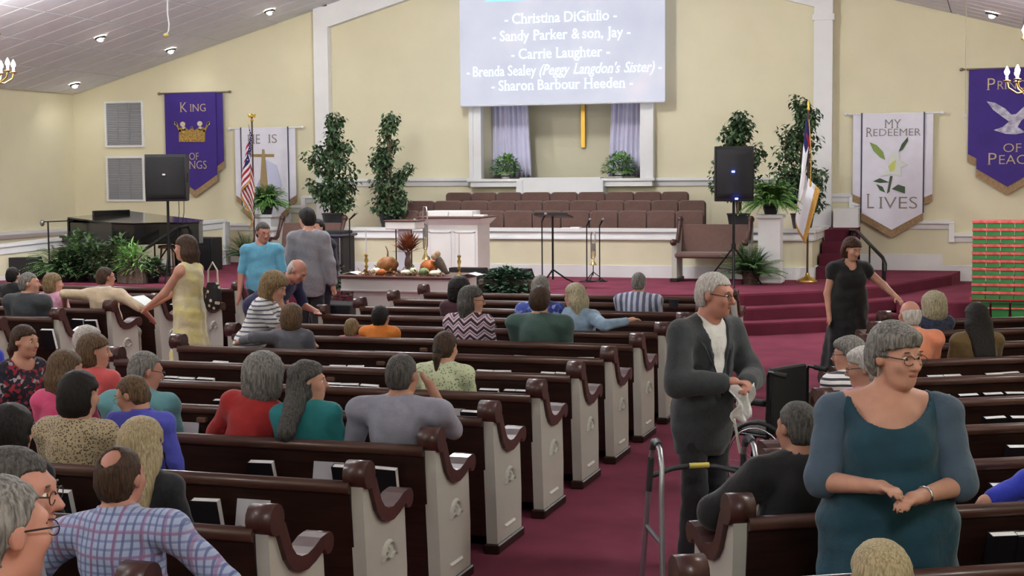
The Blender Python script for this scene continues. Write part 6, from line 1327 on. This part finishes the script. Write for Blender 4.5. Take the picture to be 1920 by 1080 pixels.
# --- right
RG = 'people in the right-hand block'
mp = stand('elderly man in a charcoal suit standing in the aisle with a tissue', 1318, 513, 8.42, face=-128, sex='m', hair=('short', 'white'), skin='ruddy', jacket=('suit', True), shirt='white', sleeve=1.95, collar='white', g=1.0, sh=1.0, head=(24, 8, 0), glasses=True, detail=True, arms=((.09, .27, 1.13), (-.07, .29, 1.11)), poles=((1, -.5, -.5), (-1, -.5, -.5)), bottom='dkpants', vox=.0082, lean=(4, 0), fingers=True)
stand('woman in a black dress standing at the head of the right aisle', 1592, 448, 16.0, face=-158, hair=('bob', 'auburn'), dress=('black', .06, .3), sleeve=.25, g=1.25, sh=1.05, head=(20, 18, 0), detail=True, arms=((.22, .05, .78), (-.42, .26, .98)), poles=(None, (-.5, -.5, -.3)), vneck=1, neck=(.07, .09, .09), vox=.0095, fingers=True)
sitr('bald man with a white fringe in a peach shirt', 6, 1706, 565, sex='m', hair=('bald', 'white'), skin='ruddy', shirt='peach', sleeve=.9, collar='peach', g=1.35, sh=1.1, group=RG)
sitr('woman with curly silver-blond hair in a dark floral top', 8, 1750, 553, hair=('curly', 'silverblond'), shirt='navyfl', sleeve=.9, g=1.1, group=RG)
sitr('woman with very long dark hair in an olive top', 6, 1830, 572, hair=('long', 'black'), shirt='olive', sleeve=1.5, g=1.3, group=RG)
sitr('grey-haired woman in black and white stripes facing left', 4, 1598, 635, hair=('pixie', 'grey'), shirt='stripe_w', sleeve=.9, g=1.2, head=(58, 4, 0), glasses=True, detail=True, group=RG)
sitr('white-haired person with glasses half hidden behind the woman in teal', 3, 1632, 655, hair=('pixie', 'white'), shirt='lpink', sleeve=.9, head=(58, 8, 0), glasses=True, detail=True, group=RG)
sitr('heavy man in a black suit sitting at the aisle end of a pew', 1, 1500, 757, sex='m', hair=('short', 'dkgrey'), skin='tan', jacket=('suit_bk', False), shirt='white', sleeve=1.5, g=1.35, sh=1.02, arms=((.3, .3, .6), (-.26, .3, .72)), poles=((1, -.4, -.4), (-1, -.5, -.3)), head=(15, 6, 0), group=RG)
tw = stand('grey-haired woman with glasses in a teal dress standing at the right', 1668, 612, 5.95, face=-172, hair=('pixie', 'grey'), skin='fair', dress=('tealdress', .42, .27), sleeve=0, g=1.55, sh=1.12, head=(40, 4, 0), glasses=True, detail=True, arms=((.085, .28, 1.12), (-.10, .29, 1.09)), poles=((.75, -.5, -.6), (-.75, -.5, -.6)), neck=(.145, .22, .17), vox=.0082, fingers=True)
sitr('woman with streaked blond hair at the bottom edge', -1, 1650, 1025, hair=('bob', 'blond'), shirt='black', sleeve=.9, group=RG)
sitr('person in royal blue cut off by the right edge', 1, 1972, 800, hair=('short', 'brown'), shirt='royal', sleeve=.8, group=RG, g=1.1, arms=((None), (-.38, .1, .66)), poles=(None, (-1, -.2, -.2)))
stand('man with grey hair and glasses in profile, near the left edge', -2, 845, 3.1, face=-62, sex='m', hair=('short', 'dkgrey'), skin='ruddy', shirt='grey', sleeve=.9, head=(-10, 4, 0), glasses=True, detail=True, vox=.0105)
stand('man with grey hair seen from behind, nearest the lower left corner', -32, 905, 2.6, face=-12, sex='m', hair=('short', 'grey'), skin='ruddy', shirt='cream', sleeve=.9, head=(-10, 4, 0), glasses=True, vox=.0105)
# --- what they wear or hold
root, A, H, T, s = tw       # sheer sleeves, earrings, bracelet
for Sh, El, Wr, sx in A:
    D = SD(); D.c(Sh, Sh+(El-Sh)*.95, .075*s, .078*s, .03); D.c(Sh+V3(-sx*.03, 0, .02), Sh, .06*s, .08*s, .03); me = D.mesh(.009, 'sleeve', fold(.004)); o = inst('sleeve', me, root); me.materials.append(C_['sheer'])
for sx in (-1, 1): G().tube([tuple(H(sx*.084, -.005, -.036)), tuple(H(sx*.086, -.003, -.075))], .0035, 6).obj('earring', silver_m, root)
Sh, El, Wr, sx = A[1]; d = nrm(Wr-El); b0 = Wr-d*.02; ax1 = nrm(np.cross(d, V3(0, 0, 1))); ax2 = np.cross(d, ax1); G().tube([tuple(b0+.034*s*(math.cos(t*.524)*ax1+math.sin(t*.524)*ax2)) for t in range(12)], .005, 6, closed=True).obj('bracelet', silver_m, root)
root, A, H, T, s = mp
c = (A[0][2]+A[1][2])/2+V3(0, .07, -.06); R = random.Random(2); g = G(); n_ = 9
vs_ = [(c[0]+(i/n_-.5)*.16*(1-.3*j/n_)+.012*math.sin(7*j/n_+i), c[1]+.03*math.sin(i*1.3+j*.8), c[2]+.05-.19*j/n_+.02*math.sin(i*1.9)) for j in range(n_+1) for i in range(n_+1)]
g.add(vs_, [(j*(n_+1)+i, j*(n_+1)+i+1, (j+1)*(n_+1)+i+1, (j+1)*(n_+1)+i) for j in range(n_) for i in range(n_)], True)
M4 = Matrix.Translation(root.location) @ rotz(root.rotation_euler.z); o = g.xf(M4).obj('tissue', white_m); tag(o, 'crumpled white tissue in the elderly man\'s hands', 'tissue'); md = o.modifiers.new('t', 'SOLIDIFY'); md.thickness = .004
root, A, H, T, s = yw
c = (A[0][2]+A[1][2])/2+V3(0, .12, .02); g = G(); g.box(-.11, .11, -.08, .1, -.004, .004); g.xf(Matrix.Translation(root.location) @ rotz(root.rotation_euler.z) @ Matrix.Translation(tuple(c)) @ Matrix.Rotation(math.radians(28), 4, 'X')); o = g.obj('leaflet', M('leaflet_white', (232, 240, 240), .7)); tag(o, 'white folded leaflet held out by the woman in yellow', 'leaflet')
bp.location = (root.location.x+.26, root.location.y+.02, .85)
q = uz(345, 806, .7); o = G().box(-.12, .12, -.1, .1, 0, .006).obj('song_sheet', M('sheet_green', (216, 232, 150), .7), None, (uy(345, 803, yc(-1)+.5).x, yc(-1)+.45, .62), (math.radians(15), 0, .2)); tag(o, 'pale green song sheet on the lap of the woman in red', 'paper')
q = uy(1268, 566, yc(7)+.5); pe = empty('smartphone', (q.x-.02, yc(7)+.46, q.z-.06), 0, 'dark smartphone held up by the man in stripes', 'phone'); G().box(-.05, .05, -.006, .006, 0, .09, .003).obj('phone_body', dark_m, pe); G().box(-.045, .045, -.0075, -.0055, .008, .082).obj('phone_screen', M('phone_screen', (30, 34, 44), .2), pe)
